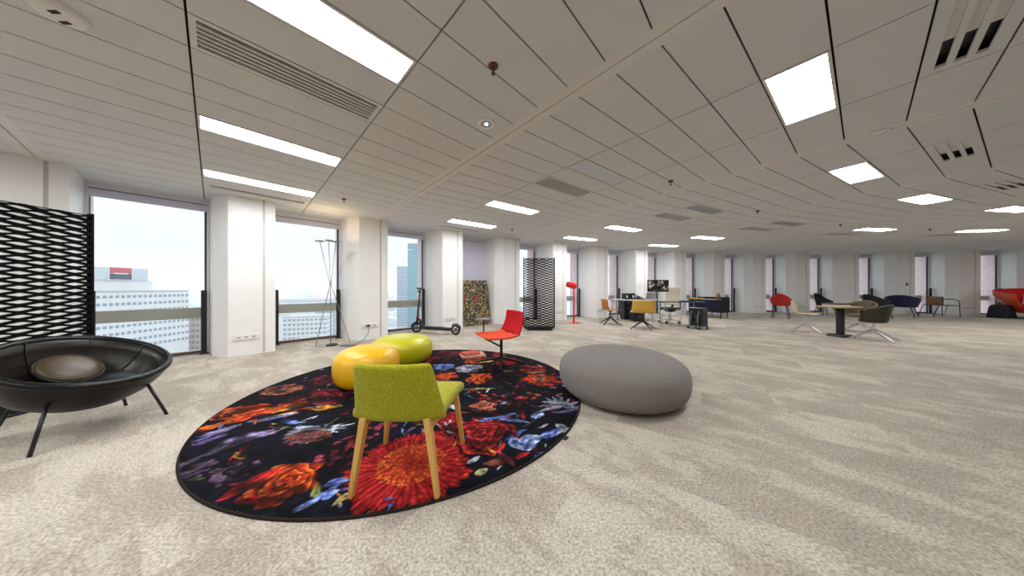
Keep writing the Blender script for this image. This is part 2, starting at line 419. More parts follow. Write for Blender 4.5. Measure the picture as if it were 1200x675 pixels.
for k in BAYS:
    for r in 'ABCD':
        q = tile_quad(k,1,ROW[r]); lit = (r,k) in LIT
        lv = r == 'C' and k in (2,3)
        qi, c = inset(q, 0.03 if lv else 0.018)
        t = thing('ceiling_light', ('lit' if lit else 'unlit louvred' if lv else 'unlit') + ' ceiling light ' + BAYTXT[k] + ', ' + ROWTXT[r] + (' from the windows' if r != 'A' else ''), 'ceiling light', (c[0],c[1],CEIL), 0, 'recessed ceiling lights')
        q, qi = shift(q,c), shift(qi,c)
        b = MB()
        for n in range(4):
            b.prism([q[n],q[(n+1)%4],qi[(n+1)%4],qi[n]], -0.004, 0.02)
        b.build('frame', rail_mat, t)
        b = MB(); b.prism(qi, 0.005, 0.05); b.build('housing', M('lamp housing', S(190,190,190), 0.5), t)
        b = MB(); b.add([(p[0],p[1],0.004) for p in qi], [(3,2,1,0)]); b.build('diffuser', lamp_on if lit else lamp_off, t)
        if lv:
            b = MB(); a = Vector(qi[0]); bb = Vector(qi[1]); cc = Vector(qi[2]); dd = Vector(qi[3])
            for n in range(1,20):
                f = n/20; p0 = a.lerp(dd,f); p1 = bb.lerp(cc,f)
                b.bar((p0.x,p0.y,0.001),(p1.x,p1.y,0.001),0.010,0.012,side=(0,0,1))
            b.build('louvre', M('louvre grey', S(168,170,180), 0.4), t)
    # linear grille
    q = tile_quad(k,1,ROW['V']); qi, c = inset(q, 0.03)
    t = thing('air_grille', 'long slatted air grille ' + BAYTXT[k], 'air vent', (c[0],c[1],CEIL), 0, 'slatted ceiling grilles')
    q, qi = shift(q,c), shift(qi,c); b = MB()
    for n in range(4): b.prism([q[n],q[(n+1)%4],qi[(n+1)%4],qi[n]], -0.002, 0.02)
    b.build('frame', rail_mat, t)
    b = MB(); b.prism(qi, 0.035, 0.04); b.build('backing', slot_dark, t)
    a, bb, cc, dd = [Vector(p) for p in qi]
    for n in range(1,6):
        f = n/6; p0 = a.lerp(bb,f); p1 = dd.lerp(cc,f); b = MB()
        b.bar((p0.x,p0.y,0.006),(p1.x,p1.y,0.006),0.016,0.017,side=(0,0,1)); b.build('slat', grille_mat, t)
    # three-slot diffuser on the inner side
    q = tile_quad(k,1,ROW['T']); _, c = inset(q, 0.02)
    t = thing('slot_diffuser', 'square panel with three dark air slots ' + BAYTXT[k], 'air vent', (c[0],c[1],CEIL), 0, 'three-slot ceiling diffusers')
    q = shift(q,c); a, bb, cc, dd = [Vector(p) for p in q]
    def pt(u, v): return tuple(a.lerp(dd,u).lerp(bb.lerp(cc,u),v))
    cuts = [0.0,0.20,0.34,0.44,0.58,0.68,0.82,1.0]; b = MB()
    for n in range(0,7,2): b.prism([pt(0.08,cuts[n]),pt(0.08,cuts[n+1]),pt(0.92,cuts[n+1]),pt(0.92,cuts[n])], 0, 0.02)
    b.prism([pt(0,0),pt(0,1),pt(0.08,1),pt(0.08,0)],0,0.02); b.prism([pt(0.92,0),pt(0.92,1),pt(1,1),pt(1,0)],0,0.02)
    b.build('panel', tile_mat, t)
    b = MB(); b.prism([pt(0,0),pt(0,1),pt(1,1),pt(1,0)],0.06,0.065); b.build('backing', black_paint, t)
    for n in range(1,6,2):
        b = MB(); b.prism([pt(0.45,cuts[n]),pt(0.45,cuts[n+1]),pt(0.92,cuts[n+1]),pt(0.92,cuts[n])],0.012,0.02); b.build('slot_cover', grille_mat, t)
    # thin slot along the windows
    q = tile_quad(k,1,ROW['S']); a, bb, cc, dd = [Vector(p) for p in q]
    def pt2(u, v): return tuple(a.lerp(dd,u).lerp(bb.lerp(cc,u),v))
    _, c = inset(q, 0.01); o2 = Vector(c)
    t = thing('linear_slot', 'thin grey air slot near the windows ' + BAYTXT[k], 'air vent', (c[0],c[1],CEIL), 0, 'thin air slots by the windows')
    def pt3(u, v): p = pt2(u,v); return (p[0]-c[0], p[1]-c[1])
    b = MB()
    for v0, v1 in ((0,0.30),(0.70,1)): b.prism([pt3(0,v0),pt3(0,v1),pt3(1,v1),pt3(1,v0)], 0.0, 0.02)
    for u0, u1 in ((0,0.05),(0.95,1)): b.prism([pt3(u0,0.30),pt3(u0,0.70),pt3(u1,0.70),pt3(u1,0.30)], 0.0, 0.02)
    b.build('panel', tile_mat, t)
    b = MB(); b.prism([pt3(0.05,0.30),pt3(0.05,0.70),pt3(0.95,0.70),pt3(0.95,0.30)], 0.012, 0.018); b.build('backing', M('slot grey', S(108,102,96), 0.6), t)
    for f in (0.42,0.58):
        p0, p1 = pt3(0.05,f), pt3(0.95,f); b = MB(); b.bar((p0[0],p0[1],0.006),(p1[0],p1[1],0.006),0.012,0.008,side=(0,0,1)); b.build('vane', grille_mat, t)

def ceil_at(x, y): 
    d = 310.37*(CEIL-CAMH)/(336.33-y); return ((x-600)/310.37*d, d)
def round_fit(name, label, cat, x, y, prof, mat, extra=None):
    X, Y = ceil_at(x,y); t = thing(name, label, cat, (X,Y,CEIL))
    b = MB(); b.lathe(prof, 28); b.build('body', mat, t, smooth=True); return t
t = round_fit('smoke_detector', 'round white smoke detector above the mesh screen', 'smoke detector', 70, 13, [(0,-0.035),(0.06,-0.034),(0.085,-0.028),(0.095,-0.004),(0.095,0)], white_plastic)
b = MB(); b.box((0.02,-0.03,-0.036),(0.05,0.018,0.004)); b.box((-0.02,0.03,-0.036),(0.05,0.018,0.004)); b.build('vent_slot', black_paint, t)
t = round_fit('ceiling_downlight', 'small round lit downlight with white ring beside the ceiling rail', 'downlight', 570, 145, [(0.055,-0.004),(0.062,-0.010),(0.082,-0.008),(0.088,0)], white_plastic)
b = MB(); b.lathe([(0,-0.004),(0.03,-0.005),(0.056,-0.003)],24); b.build('reflector', M('downlight reflector', S(170,178,182), 0.2, metal=0.6), t, smooth=True)
b = MB(); b.lathe([(0,-0.009),(0.012,-0.008),(0.014,-0.004)],16); b.build('bulb', lamp_on, t, smooth=True)
t = round_fit('ceiling_speaker', 'flat round white ceiling speaker right of the big lit panel', 'speaker', 1030, 155, [(0,-0.004),(0.062,-0.005),(0.066,-0.010),(0.078,-0.008),(0.082,0)], tile_mat)
b = MB(); b.lathe([(0,-0.006),(0.045,-0.0065),(0.047,-0.003)],24); b.build('grille', white_plastic, t, smooth=True)
red_brown = M('red sprinkler cap', S(92,30,30), 0.25, coat=0.5)
def sprinkler(x, y, lab, mat):
    X, Y = ceil_at(x,y); t = thing('ceiling_sprinkler', lab, 'sprinkler', (X,Y,CEIL), 0, 'ceiling sprinklers')
    b = MB(); b.lathe([(0.0,-0.022),(0.018,-0.021),(0.034,-0.010),(0.036,0.004)],20); b.build('cap', mat, t, smooth=True)
    b = MB(); b.lathe([(0,-0.06),(0.014,-0.06),(0.014,-0.055),(0.006,-0.052),(0.006,-0.02)],12); b.build('deflector', black_metal, t, smooth=True)
sprinkler(578, 77, 'dark red domed sprinkler beside the big near light', red_brown)
for x, y, l in ((786,212,'small dark sprinkler between the unlit panel and the big lit panel'),(888,247,'small dark sprinkler between the two louvred lights'),(985,263,'small dark sprinkler above the black lounge chair'),(1090,268,'small dark sprinkler above the metal framed armchair'),
                (403,233,'small dark sprinkler above the rod lamp'),(600,268.5,'small dark sprinkler above the mesh screen by the painting')):
    sprinkler(x, y, l, M('dark cap', S(70,64,62), 0.4))

# ------------------------------------------------------------------ rug
RUGX, RUGY, RUGR = -1.045, 3.094, 1.785
def vnoise(x, y, seed=0):
    xi = np.floor(x).astype(np.int64); yi = np.floor(y).astype(np.int64); fx = x-xi; fy = y-yi
    fx = fx*fx*(3-2*fx); fy = fy*fy*(3-2*fy)
    def h(a, b):
        n = (a*374761393 + b*668265263 + seed*974634541) & 0x7fffffff
        n = ((n ^ (n >> 13))*1274126177) & 0x7fffffff
        return ((n ^ (n >> 16)) & 0xffff)/65535.0
    return (h(xi,yi)*(1-fx)+h(xi+1,yi)*fx)*(1-fy) + (h(xi,yi+1)*(1-fx)+h(xi+1,yi+1)*fx)*fy
def fbm(x, y, seed=0, o=4):
    s = 0; a = 0.5
    for k in range(o): s = s+a*vnoise(x*2**k, y*2**k, seed+k*17); a *= 0.5
    return s
def sstep(a, b, x):
    t = np.clip((x-a)/(b-a),0,1); return t*t*(3-2*t)
def paint_rug(X, Y):
    col = np.zeros((len(X),3)); col[:] = (0.0035,0.0035,0.011)
    wx = X + 0.05*(fbm(X*5,Y*5,1)-0.47)*2; wy = Y + 0.05*(fbm(X*5+9,Y*5,2)-0.47)*2
    FX, FY, FWX, FWY = X, Y, wx, wy
    sel_ = None
    def near_(cx, cy, r):
        nonlocal X, Y, wx, wy, sel_
        sel_ = np.where((np.abs(FX-cx) < r) & (np.abs(FY-cy) < r))[0]
        X, Y, wx, wy = FX[sel_], FY[sel_], FWX[sel_], FWY[sel_]
        return len(sel_) > 0
    def lay(mask, c):
        c = np.asarray(c, float)
        col[sel_] = col[sel_]*(1-mask[:,None]) + c*mask[:,None]
    def ramp(t, cs):
        t = np.clip(t,0,1)*(len(cs)-1); i = np.minimum(t.astype(int),len(cs)-2); f = (t-i)[:,None]
        cs = np.array(cs); return cs[i]*(1-f)+cs[i+1]*f
    RED = [(0.02,0.001,0.003),(0.22,0.006,0.010),(0.50,0.022,0.02),(0.62,0.05,0.03)]
    ORA = [(0.03,0.003,0.003),(0.40,0.022,0.010),(0.72,0.085,0.012),(0.85,0.24,0.03)]
    DRK = [(0.008,0.002,0.004),(0.07,0.004,0.012),(0.18,0.012,0.02),(0.28,0.03,0.03)]
    WHT = [(0.02,0.02,0.04),(0.22,0.24,0.34),(0.62,0.66,0.76),(0.85,0.87,0.92)]
    BLU = [(0.008,0.010,0.04),(0.05,0.075,0.32),(0.18,0.27,0.68),(0.55,0.66,0.90)]
    PUR = [(0.01,0.008,0.02),(0.06,0.04,0.12),(0.18,0.13,0.32),(0.45,0.40,0.60)]
    PNK = [(0.03,0.003,0.008),(0.22,0.015,0.05),(0.45,0.06,0.10),(0.70,0.22,0.24)]
    GOL = [(0.05,0.008,0.002),(0.35,0.08,0.01),(0.72,0.32,0.02),(0.85,0.62,0.12)]
    PCH = [(0.06,0.01,0.008),(0.38,0.06,0.035),(0.62,0.18,0.10),(0.80,0.42,0.28)]
    OLV = [(0.01,0.012,0.004),(0.07,0.08,0.02),(0.22,0.24,0.06),(0.5,0.5,0.25)]
    def rose(cx, cy, r, pal, k=0, sq=1.0):
        if not near_(cx,cy,r*1.5+0.08): return
        dx = (wx-cx); dy = (wy-cy)/sq; rho = np.hypot(dx,dy)/r; th = np.arctan2(dy,dx)
        edge = 1+0.13*np.sin(5*th+k)+0.07*np.sin(9*th+2*k)+0.16*(fbm(X*14,Y*14,k)-0.47)
        m = 1-sstep(0.93,1.0,rho/edge)
        ph = rho*3.6 + 0.35*np.sin(3*th+k+4*rho) + th/(2*PI) + 0.5*(fbm(X*9,Y*9,k+5)-0.47)
        fr = ph-np.floor(ph)
        t = 0.18+0.85*fr**1.4*(0.65+0.6*fbm(X*18,Y*18,k+7)) - 0.22*(rho<0.25)
        t = np.where(fr < 0.16, 0.04, t)
        lay(m, ramp(t, pal))
    def petals(cx, cy, r0, r1, n, pal, k=0, arc=None, wid=0.42):
        if not near_(cx,cy,r1*1.1+0.08): return
        dx = wx-cx; dy = wy-cy; rho = np.hypot(dx,dy); th = np.arctan2(dy,dx)
        for lay_i in range(3):
            ph = th/(2*PI)*n + lay_i*0.37 + 0.10*np.sin(7*th+k)
            ci = np.floor(ph); f = np.abs(ph-ci-0.5)
            rnd = vnoise(ci*1.7+0.5, ci*0+lay_i*3.1+k, k+3)
            L = r0+(r1-r0)*(0.62+0.38*rnd)*(1-0.10*lay_i)
            s = np.clip((rho-r0*0.7)/(L-r0*0.7),0,1)
            wd = wid*np.sin(PI*np.clip(0.18+0.82*s,0,1))**0.6
            m = ((f < wd) & (rho < L) & (rho > r0*0.6)).astype(float)
            if arc is not None:
                d = np.abs((th-arc[0]+PI)%(2*PI)-PI); m *= (d < arc[1])
            t = 0.35+0.55*(1-f/np.maximum(wd,1e-3))*(0.5+fbm(rho*30,ph*4,k+lay_i)) - 0.15
            lay(m, ramp(t, pal))
    def seeds(cx, cy, r, pal, n=420, sq=1.0, k=0):
        if not near_(cx,cy,r*1.2+0.02): return
        dx = X-cx; dy = (Y-cy)/sq; rho = np.hypot(dx,dy)/r; near = rho < 1.05
        lay((1-sstep(0.9,1.02,rho+0.2*(fbm(X*20,Y*20,k)-0.47)))*0.95, ramp(0.28+0.35*rho*fbm(X*40,Y*40,k), pal))
        idx = np.where(near)[0]
        rj = random.Random(k)
        for j in range(n):
            rr = math.sqrt((j+0.5)/n); a = j*2.39996
            rr += rj.gauss(0,0.02); a += rj.gauss(0,0.10)/max(rr,0.2)
            px, py = cx+r*rr*math.cos(a), cy+r*sq*rr*math.sin(a)
            d = np.hypot(X[idx]-px, Y[idx]-py); s = r*rj.uniform(0.018,0.034)
            sel = idx[d < s]
            if len(sel): col[sel_[sel]] = np.array(pal[3] if rj.random() < 0.25+0.6*rr*rr else pal[2])*(0.35+0.65*rr)
    def streak(p0, p1, wd, pal, k=0, hi=0.5):
        if not near_((p0[0]+p1[0])/2,(p0[1]+p1[1])/2,0.5*max(abs(p1[0]-p0[0]),abs(p1[1]-p0[1]))+wd*1.4+0.1): return
        p0 = np.array(p0); p1 = np.array(p1); L = np.linalg.norm(p1-p0); d = (p1-p0)/L
        s = ((wx-p0[0])*d[0]+(wy-p0[1])*d[1])/L; q = -(wx-p0[0])*d[1]+(wy-p0[1])*d[0]
        q = q + 0.18*wd*np.sin(5*s+k)
        hwid = wd*np.sin(PI*np.clip(s,0,1))**0.7
        m = ((s>0)&(s<1)).astype(float)*(1-sstep(0.8,1.0,np.abs(q)/np.maximum(hwid,1e-4)))
        t = fbm(q/wd*4+k, s*3, k)*1.5-0.15+0.25*(s-0.5)
        lay(m, ramp(t*(0.6+hi), pal))
    def blob(cx, cy, r, pal, k=0):
        if not near_(cx,cy,r*1.1): return
        rho = np.hypot(X-cx,Y-cy)/r
        lay(1-sstep(0.85,1.0,rho), ramp(0.35+0.5*fbm(X*40,Y*40,k)+0.25*(Y-cy+X-cx)/r*0.5, pal))
    rnd = random.Random(3)
    # undergrowth of small dark strokes all over
    for j in range(240):
        a = rnd.random()*2*PI; r = RUGR*math.sqrt(rnd.random()); cx = RUGX+r*math.cos(a); cy = RUGY+r*math.sin(a)
        b = rnd.random()*2*PI; L = rnd.uniform(0.06,0.22)
        streak((cx,cy),(cx+L*math.cos(b),cy+L*math.sin(b)), rnd.uniform(0.008,0.026), rnd.choice([DRK,DRK,PUR,RED,BLU,OLV,ORA,DRK,DRK,PNK]), j, rnd.uniform(-0.15,0.4))
    # large flowers
    rose(-2.00,2.72,0.30,DRK,3); streak((-2.0,2.50),(-1.62,2.58),0.045,GOL,4,0.7)
    rose(-2.47,2.45,0.23,ORA,1,0.8); streak((-2.60,2.02),(-2.44,2.30),0.05,ORA,5)
    streak((-2.33,2.38),(-2.03,2.66),0.075,ORA,8,0.5); streak((-2.20,2.42),(-2.02,2.62),0.03,GOL,9,0.6)
    seeds(-2.58,2.98,0.20,[(0.05,0.01,0.01),(0.25,0.06,0.03),(0.45,0.16,0.08),(0.72,0.36,0.2)],220,0.8,2)
    petals(-1.57,2.20,0.04,0.27,26,WHT,5,(PI*1.55,1.75),0.34)
    seeds(-1.57,2.05,0.17,[(0.02,0.008,0.008),(0.10,0.02,0.015),(0.30,0.08,0.05),(0.60,0.28,0.16)],150,0.55,4)
    streak((-2.16,1.75),(-1.93,2.17),0.075,PUR,2,0.6); streak((-2.17,1.77),(-2.02,1.98),0.022,WHT,6,0.6); streak((-2.10,1.80),(-1.86,2.20),0.03,PUR,16,0.9)
    streak((-2.45,2.06),(-2.25,2.20),0.06,PUR,12,0.6); streak((-2.35,1.95),(-2.20,2.05),0.05,PUR,13,0.3)
    streak((-2.28,2.25),(-1.95,2.42),0.045,BLU,7,0.5); streak((-2.2,2.30),(-1.98,2.46),0.016,GOL,71,0.6); streak((-2.0,2.28),(-1.75,2.28),0.035,BLU,17,0.4)
    for j in range(46):
        blob(-1.72+rnd.gauss(0,0.13)-0.25*rnd.random(), 1.68+rnd.gauss(0,0.07)-0.05*rnd.random(), rnd.uniform(0.015,0.03), [(0.02,0.015,0.03),(0.06,0.035,0.07),(0.13,0.08,0.14),(0.2,0.14,0.22)], j)
    rose(-1.34,1.57,0.20,ORA,2,0.88); streak((-1.62,1.44),(-1.50,1.70),0.055,RED,21,0.4); streak((-1.52,1.42),(-1.28,1.45),0.03,RED,22,0.5)
    for j in range(34):
        f = rnd.random(); blob(-1.20+0.14*f*1.6+rnd.gauss(0,0.045)-0.05, 1.72+0.60*f+rnd.gauss(0,0.05), rnd.uniform(0.020,0.033), PNK, j)
    streak((-1.13,1.36),(-0.98,1.60),0.012,BLU,31,0.4)
    streak((-1.14,1.36),(-1.06,1.44),0.024,BLU,32,0.4); streak((-1.06,1.42),(-1.00,1.50),0.028,BLU,33,0.4); streak((-1.08,1.52),(-0.98,1.60),0.03,BLU,34,0.3)
    streak((-0.98,1.38),(-0.90,1.52),0.028,OLV,35,0.9)
    # sunflower under the chair
    petals(-0.66,1.72,0.20,0.45,21,RED,11,None,0.33)
    seeds(-0.66,1.74,0.215,[(0.10,0.006,0.008),(0.42,0.018,0.012),(0.62,0.06,0.015),(0.82,0.23,0.04)],620,0.95,6)
    streak((-0.72,2.12),(-0.48,2.02),0.05,RED,41,0.5); streak((-0.45,2.0),(-0.15,1.92),0.035,RED,42,0.4); streak((-0.40,1.90),(-0.14,1.82),0.025,RED,43,0.5)
    rose(-0.25,2.08,0.235,RED,6); rose(-0.55,2.30,0.14,RED,9)
    streak((-0.20,1.72),(-0.02,1.80),0.05,PCH,44,0.4); streak((-0.12,1.88),(0.0,1.70),0.03,PNK,45,0.6); streak((-0.02,1.78),(0.12,1.86),0.022,RED,46,0.5)
    streak((-0.24,1.62),(-0.17,1.68),0.03,OLV,47,1.0); streak((-0.30,1.74),(-0.24,1.80),0.022,WHT,48,0.6)
    # blue irises at the right
    streak((0.02,1.92),(0.22,2.02),0.085,BLU,51,0.8); streak((0.06,1.88),(0.02,2.06),0.05,BLU,52,0.6); streak((0.18,2.0),(0.44,2.16),0.05,BLU,53,0.4)
    streak((0.34,2.20),(0.46,2.10),0.05,WHT,54,0.6); streak((0.20,2.32),(0.27,2.48),0.05,BLU,55,0.7); streak((-0.22,2.36),(0.16,2.24),0.03,BLU,56,0.2); streak((-0.3,2.30),(0.02,2.42),0.03,BLU,57,0.3)
    streak((0.16,1.82),(0.24,1.86),0.035,PUR,58,0.3)
    rose(-0.28,2.57,0.12,PCH,12); streak((-0.62,2.62),(-0.50,2.50),0.06,WHT,59,0.4)
    for j in range(10):
        a = 0.2+j*0.30; streak((0.47,2.55),(0.47+0.23*math.cos(a*1.4-0.6),2.55+0.26*math.sin(a*1.4-0.6)),0.026,WHT,60+j,0.15)
    streak((0.30,2.68),(0.62,2.62),0.03,WHT,75,0.1); streak((0.35,2.42),(0.6,2.48),0.03,PUR,76,0.5)
    for j in range(36):
        blob(-0.05+rnd.gauss(0,0.17), 2.74+rnd.gauss(0,0.09), rnd.uniform(0.018,0.034), RED if j%3 else PCH, j)
    streak((-0.62,2.98),(-0.12,3.03),0.022,OLV,77,0.9)
    petals(0.36,3.30,0.05,0.27,24,ORA,13,None,0.42); rose(0.36,3.30,0.10,PCH,14)
    rose(-0.40,3.36,0.17,ORA,15,1.1); rose(-0.88,3.44,0.17,ORA,16); rose(-0.95,3.0,0.2,DRK,17)
    petals(-0.60,3.76,0.05,0.24,15,WHT,18,None,0.36); petals(-0.98,3.84,0.04,0.18,13,BLU,19,None,0.36)
    rose(-0.55,4.20,0.22,ORA,20,0.9); rose(-0.05,4.10,0.20,RED,21); rose(-1.1,4.55,0.24,DRK,22); streak((-0.55,4.05),(-0.28,4.12),0.04,GOL,80,0.6)
    rose(0.30,3.72,0.18,RED,23); streak((0.1,3.55),(0.45,3.6),0.03,OLV,81,0.5); rose(-0.25,4.52,0.14,RED,24); rose(-1.35,4.25,0.2,RED,25); rose(-1.6,3.9,0.22,DRK,26)
    rose(-2.1,3.55,0.26,ORA,27); rose(-1.5,3.2,0.2,PNK,28); rose(-1.25,2.75,0.22,DRK,29); petals(-1.1,2.45,0.03,0.2,12,BLU,30,None,0.34); rose(-1.9,4.4,0.18,RED,31); rose(-2.35,3.3,0.16,DRK,33)
    for j in range(260):
        a = rnd.random()*2*PI; r = RUGR*math.sqrt(rnd.random()); cx = RUGX+r*math.cos(a); cy = RUGY+r*math.sin(a)
        if math.hypot(cx+0.66,cy-1.74) < 0.24: continue
        b = rnd.random()*2*PI; L = rnd.uniform(0.04,0.13)
        streak((cx,cy),(cx+L*math.cos(b),cy+L*math.sin(b)), rnd.uniform(0.005,0.013), rnd.choice([WHT,RED,PUR,BLU,ORA,DRK,PNK,WHT,GOL]), j, 0.4)
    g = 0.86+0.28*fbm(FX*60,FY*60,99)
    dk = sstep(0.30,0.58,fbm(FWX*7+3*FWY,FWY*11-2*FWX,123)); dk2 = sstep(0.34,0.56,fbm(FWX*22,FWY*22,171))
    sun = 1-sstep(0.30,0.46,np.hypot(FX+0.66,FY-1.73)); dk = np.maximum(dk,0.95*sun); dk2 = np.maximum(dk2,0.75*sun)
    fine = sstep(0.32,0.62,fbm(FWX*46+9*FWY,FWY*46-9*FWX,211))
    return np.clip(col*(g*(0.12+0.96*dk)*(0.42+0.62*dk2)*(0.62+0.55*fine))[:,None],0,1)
def build_rug():
    t = thing('round_rug', 'large round dark rug printed with red, orange and blue flowers', 'rug', (RUGX,RUGY,0))
    st = 0.0068; n = int(2*RUGR/st)+2; ax = (np.arange(n)-n/2)*st
    gx, gy = np.meshgrid(ax, ax); rr = np.hypot(gx,gy); keep = rr < RUGR-0.009
    ids = -np.ones((n,n),int); ids[keep] = np.arange(keep.sum())
    q = keep[:-1,:-1]&keep[:-1,1:]&keep[1:,1:]&keep[1:,:-1]
    quads = np.stack([ids[:-1,:-1][q],ids[:-1,1:][q],ids[1:,1:][q],ids[1:,:-1][q]],1)
    vx, vy = gx[keep], gy[keep]; nv, nf = len(vx), len(quads)
    me = bpy.data.meshes.new('pile'); me.vertices.add(nv)
    me.vertices.foreach_set('co', np.stack([vx,vy,np.full(nv,0.012)],1).ravel().astype(np.float32))
    me.loops.add(nf*4); me.polygons.add(nf)
    me.loops.foreach_set('vertex_index', quads.ravel().astype(np.int32)); me.polygons.foreach_set('loop_start', (np.arange(nf)*4).astype(np.int32))
    me.update(calc_edges=True); me.validate()
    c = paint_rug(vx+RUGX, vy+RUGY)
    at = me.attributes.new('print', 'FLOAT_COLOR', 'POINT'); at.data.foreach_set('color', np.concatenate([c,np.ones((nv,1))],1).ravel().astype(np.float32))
    m = bpy.data.materials.new('printed rug pile'); m.use_nodes = True; nt = m.node_tree; b = nt.nodes['Principled BSDF']
    an = nt.nodes.new('ShaderNodeAttribute'); an.attribute_name = 'print'; nt.links.new(an.outputs['Color'], b.inputs['Base Color'])
    b.inputs['Roughness'].default_value = 0.9; b.inputs['Specular IOR Level'].default_value = 0.12
    no = nt.nodes.new('ShaderNodeTexNoise'); no.inputs['Scale'].default_value = 260; tc = nt.nodes.new('ShaderNodeTexCoord'); nt.links.new(tc.outputs['Object'], no.inputs['Vector'])
    bp = nt.nodes.new('ShaderNodeBump'); bp.inputs['Strength'].default_value = 0.25; bp.inputs['Distance'].default_value = 0.004
    nt.links.new(no.outputs['Fac'], bp.inputs['Height']); nt.links.new(bp.outputs['Normal'], b.inputs['Normal'])
    me.materials.append(m); o = bpy.data.objects.new('pile', me); COL.objects.link(o); o.parent = t
    b = MB(); b.lathe([(RUGR-0.012,0.002),(RUGR-0.012,0.0125),(RUGR-0.008,0.0140),(RUGR-0.002,0.012),(RUGR,0.004),(RUGR,0.001)], 160)
    b.build('border', M('dark binding', S(40,34,30), 0.9, spec=0.1), t, smooth=True)
    b = MB(); a = math.atan2(2.03-RUGY, 0.42-RUGX); b.box(((RUGR+0.012)*math.cos(a),(RUGR+0.012)*math.sin(a),0.004),(0.035,0.05,0.006),a); b.build('tag', black_paint, t)
build_rug()
RUGZ = 0.0145

# ------------------------------------------------------------------ lime chair
lime_fab = M('lime wool fabric', S(158,156,22), 0.9, var=0.30, scale=110, bump=0.35, bscale=420, sheen=0.15, spec=0.2)
def sheet(name, fn, nu, nv, thick, mat, parent, sub=1, off=0.0, label=None):
    b = MB(); b.grid(fn, nu, nv); return b.build(name, mat, parent, smooth=True, solid=thick, off=off, sub=sub, label=label)
t = thing('lime_chair', 'lime green upholstered chair with light wooden legs, back turned, on the rug', 'chair', (-0.645,1.70,RUGZ))
sheet('backrest', lambda u,v: ((u-0.5)*(0.525-0.11*v)+0.018*(1-v)-0.004, -0.225-0.075*v+0.045*abs(2*u-1)**2.5, 0.403+0.337*v), 12, 8, 0.040, lime_fab, t, 1)
def seat_fn(u, v):
    s = 2*u-1; wdt = 0.262+0.040*v
    return (s*wdt, -0.215+0.49*v-0.02*abs(s)**3*v, 0.435+0.012*math.sin(PI*v)-0.035*max(0,v-0.8)*5*0.4-0.012*(1-abs(s))*math.sin(PI*v))
sheet('seat', seat_fn, 12, 10, 0.066, lime_fab, t, 1)
for sx in (-1,1):
    b = MB(); b.bar((sx*0.175,-0.225,0.425),(sx*0.237,-0.25,0.0),0.036,0.055,0.026,0.034); b.build('leg', wood, t, bevel=0.004)
    b = MB(); b.bar((sx*0.235,0.20,0.41),(sx*0.284,0.25,0.0),0.036,0.05,0.024,0.032); b.build('leg', wood, t, bevel=0.004)
    b = MB(); b.bar((sx*0.19,-0.215,0.385),(sx*0.225,0.20,0.39),0.028,0.05,0.028,0.05,side=(1,0,0)); b.build('side_rail', wood, t, bevel=0.004)

# ------------------------------------------------------------------ poufs
def pouf(name, label, loc, R, h, rb, mat, seam=True, sub_prof=None, tilt=(0,0)):
    t = thing(name, label, 'pouf', loc)
    pr = [(0,0.0),(R*rb*0.9,0.0),(R*rb,0.006)]
    zm = 0.46; nt_ = 2.9
    for i in range(1,30):
        if i < 12: z = zm*i/12; e = 1-((zm-z)/zm)**2.4; r = rb+(1-rb)*max(0,e)**0.5
        else: th = (i-12)/17*PI/2; r = math.cos(th)**(2/nt_); z = zm+(1-zm)*math.sin(th)**(2/nt_)
        pr.append((R*r, h*z))
    pr[-1] = (0, h)
    b = MB()
    b.lathe(pr, 56); o = b.build('cover', mat, t, smooth=True)
    return t
yel = M('yellow leather', S(232,178,16), 0.33, var=0.04, scale=20, bump=0.05, bscale=250, spec=0.6)
lim = M('lime leather', S(192,188,20), 0.33, var=0.04, scale=20, bump=0.05, bscale=250, spec=0.6)
t = pouf('leather_pouf', 'round yellow leather pouf behind the lime chair', (-1.745,3.2,RUGZ), 0.36, 0.44, 0.66, yel)
t = pouf('leather_pouf', 'round lime green leather pouf behind the yellow one', (-1.72,4.16,RUGZ), 0.455, 0.40, 0.70, lim)
grey_fab = M('grey felt', S(126,121,116), 0.95, var=0.22, scale=120, bump=0.4, bscale=260, sheen=0.1, spec=0.15)
pouf('fabric_pouf', 'large grey felt pouf standing half on the rug edge', (1.185,2.90,0.016), 0.655, 0.46, 0.72, grey_fab)

# ------------------------------------------------------------------ red swivel chair with side table
red_fab = M('red upholstery', S(190,14,30), 0.75, var=0.06, scale=90, bump=0.15, bscale=400, spec=0.25)
orange_fab = M('coral upholstery', S(226,72,30), 0.75, var=0.06, scale=90, bump=0.15, bscale=400, spec=0.25)
t = thing('swivel_lounge_chair', 'red low swivel chair with small attached grey side table, at the rug edge', 'chair', (-0.16,3.95,RUGZ), facing(-0.88,-0.47))
# local +Y is the way it faces; +X is its right
sheet('backrest', lambda u,v: ((u-0.5)*(0.60-0.06*v), -0.175-0.10*v-0.03*math.sin(PI*v)+0.05*abs(2*u-1)**2.2, 0.445+0.345*v), 12, 8, 0.030, red_fab, t, 1)
sheet('seat', lambda u,v: ((u-0.5)*(0.56+0.04*math.sin(PI*v)), -0.175+0.50*v, 0.435+0.035*(2*u-1)**2*(1-v)+0.02*v**2-0.05*max(0,v-0.75)-0.02*math.sin(PI*v)), 12, 10, 0.032, orange_fab, t, 1, label='coral seat')
b = MB(); b.lathe([(0,0.42),(0.075,0.42),(0.075,0.40),(0.022,0.385),(0.022,0.10),(0.03,0.09),(0.03,0.07),(0,0.07)],20); b.build('post', black_metal, t, smooth=False)
rzt = facing(-0.88,-0.47)
def wl(dx, dy):      # world offset to this chair's local axes
    c, s = math.cos(-rzt), math.sin(-rzt); return (dx*c-dy*s, dx*s+dy*c)
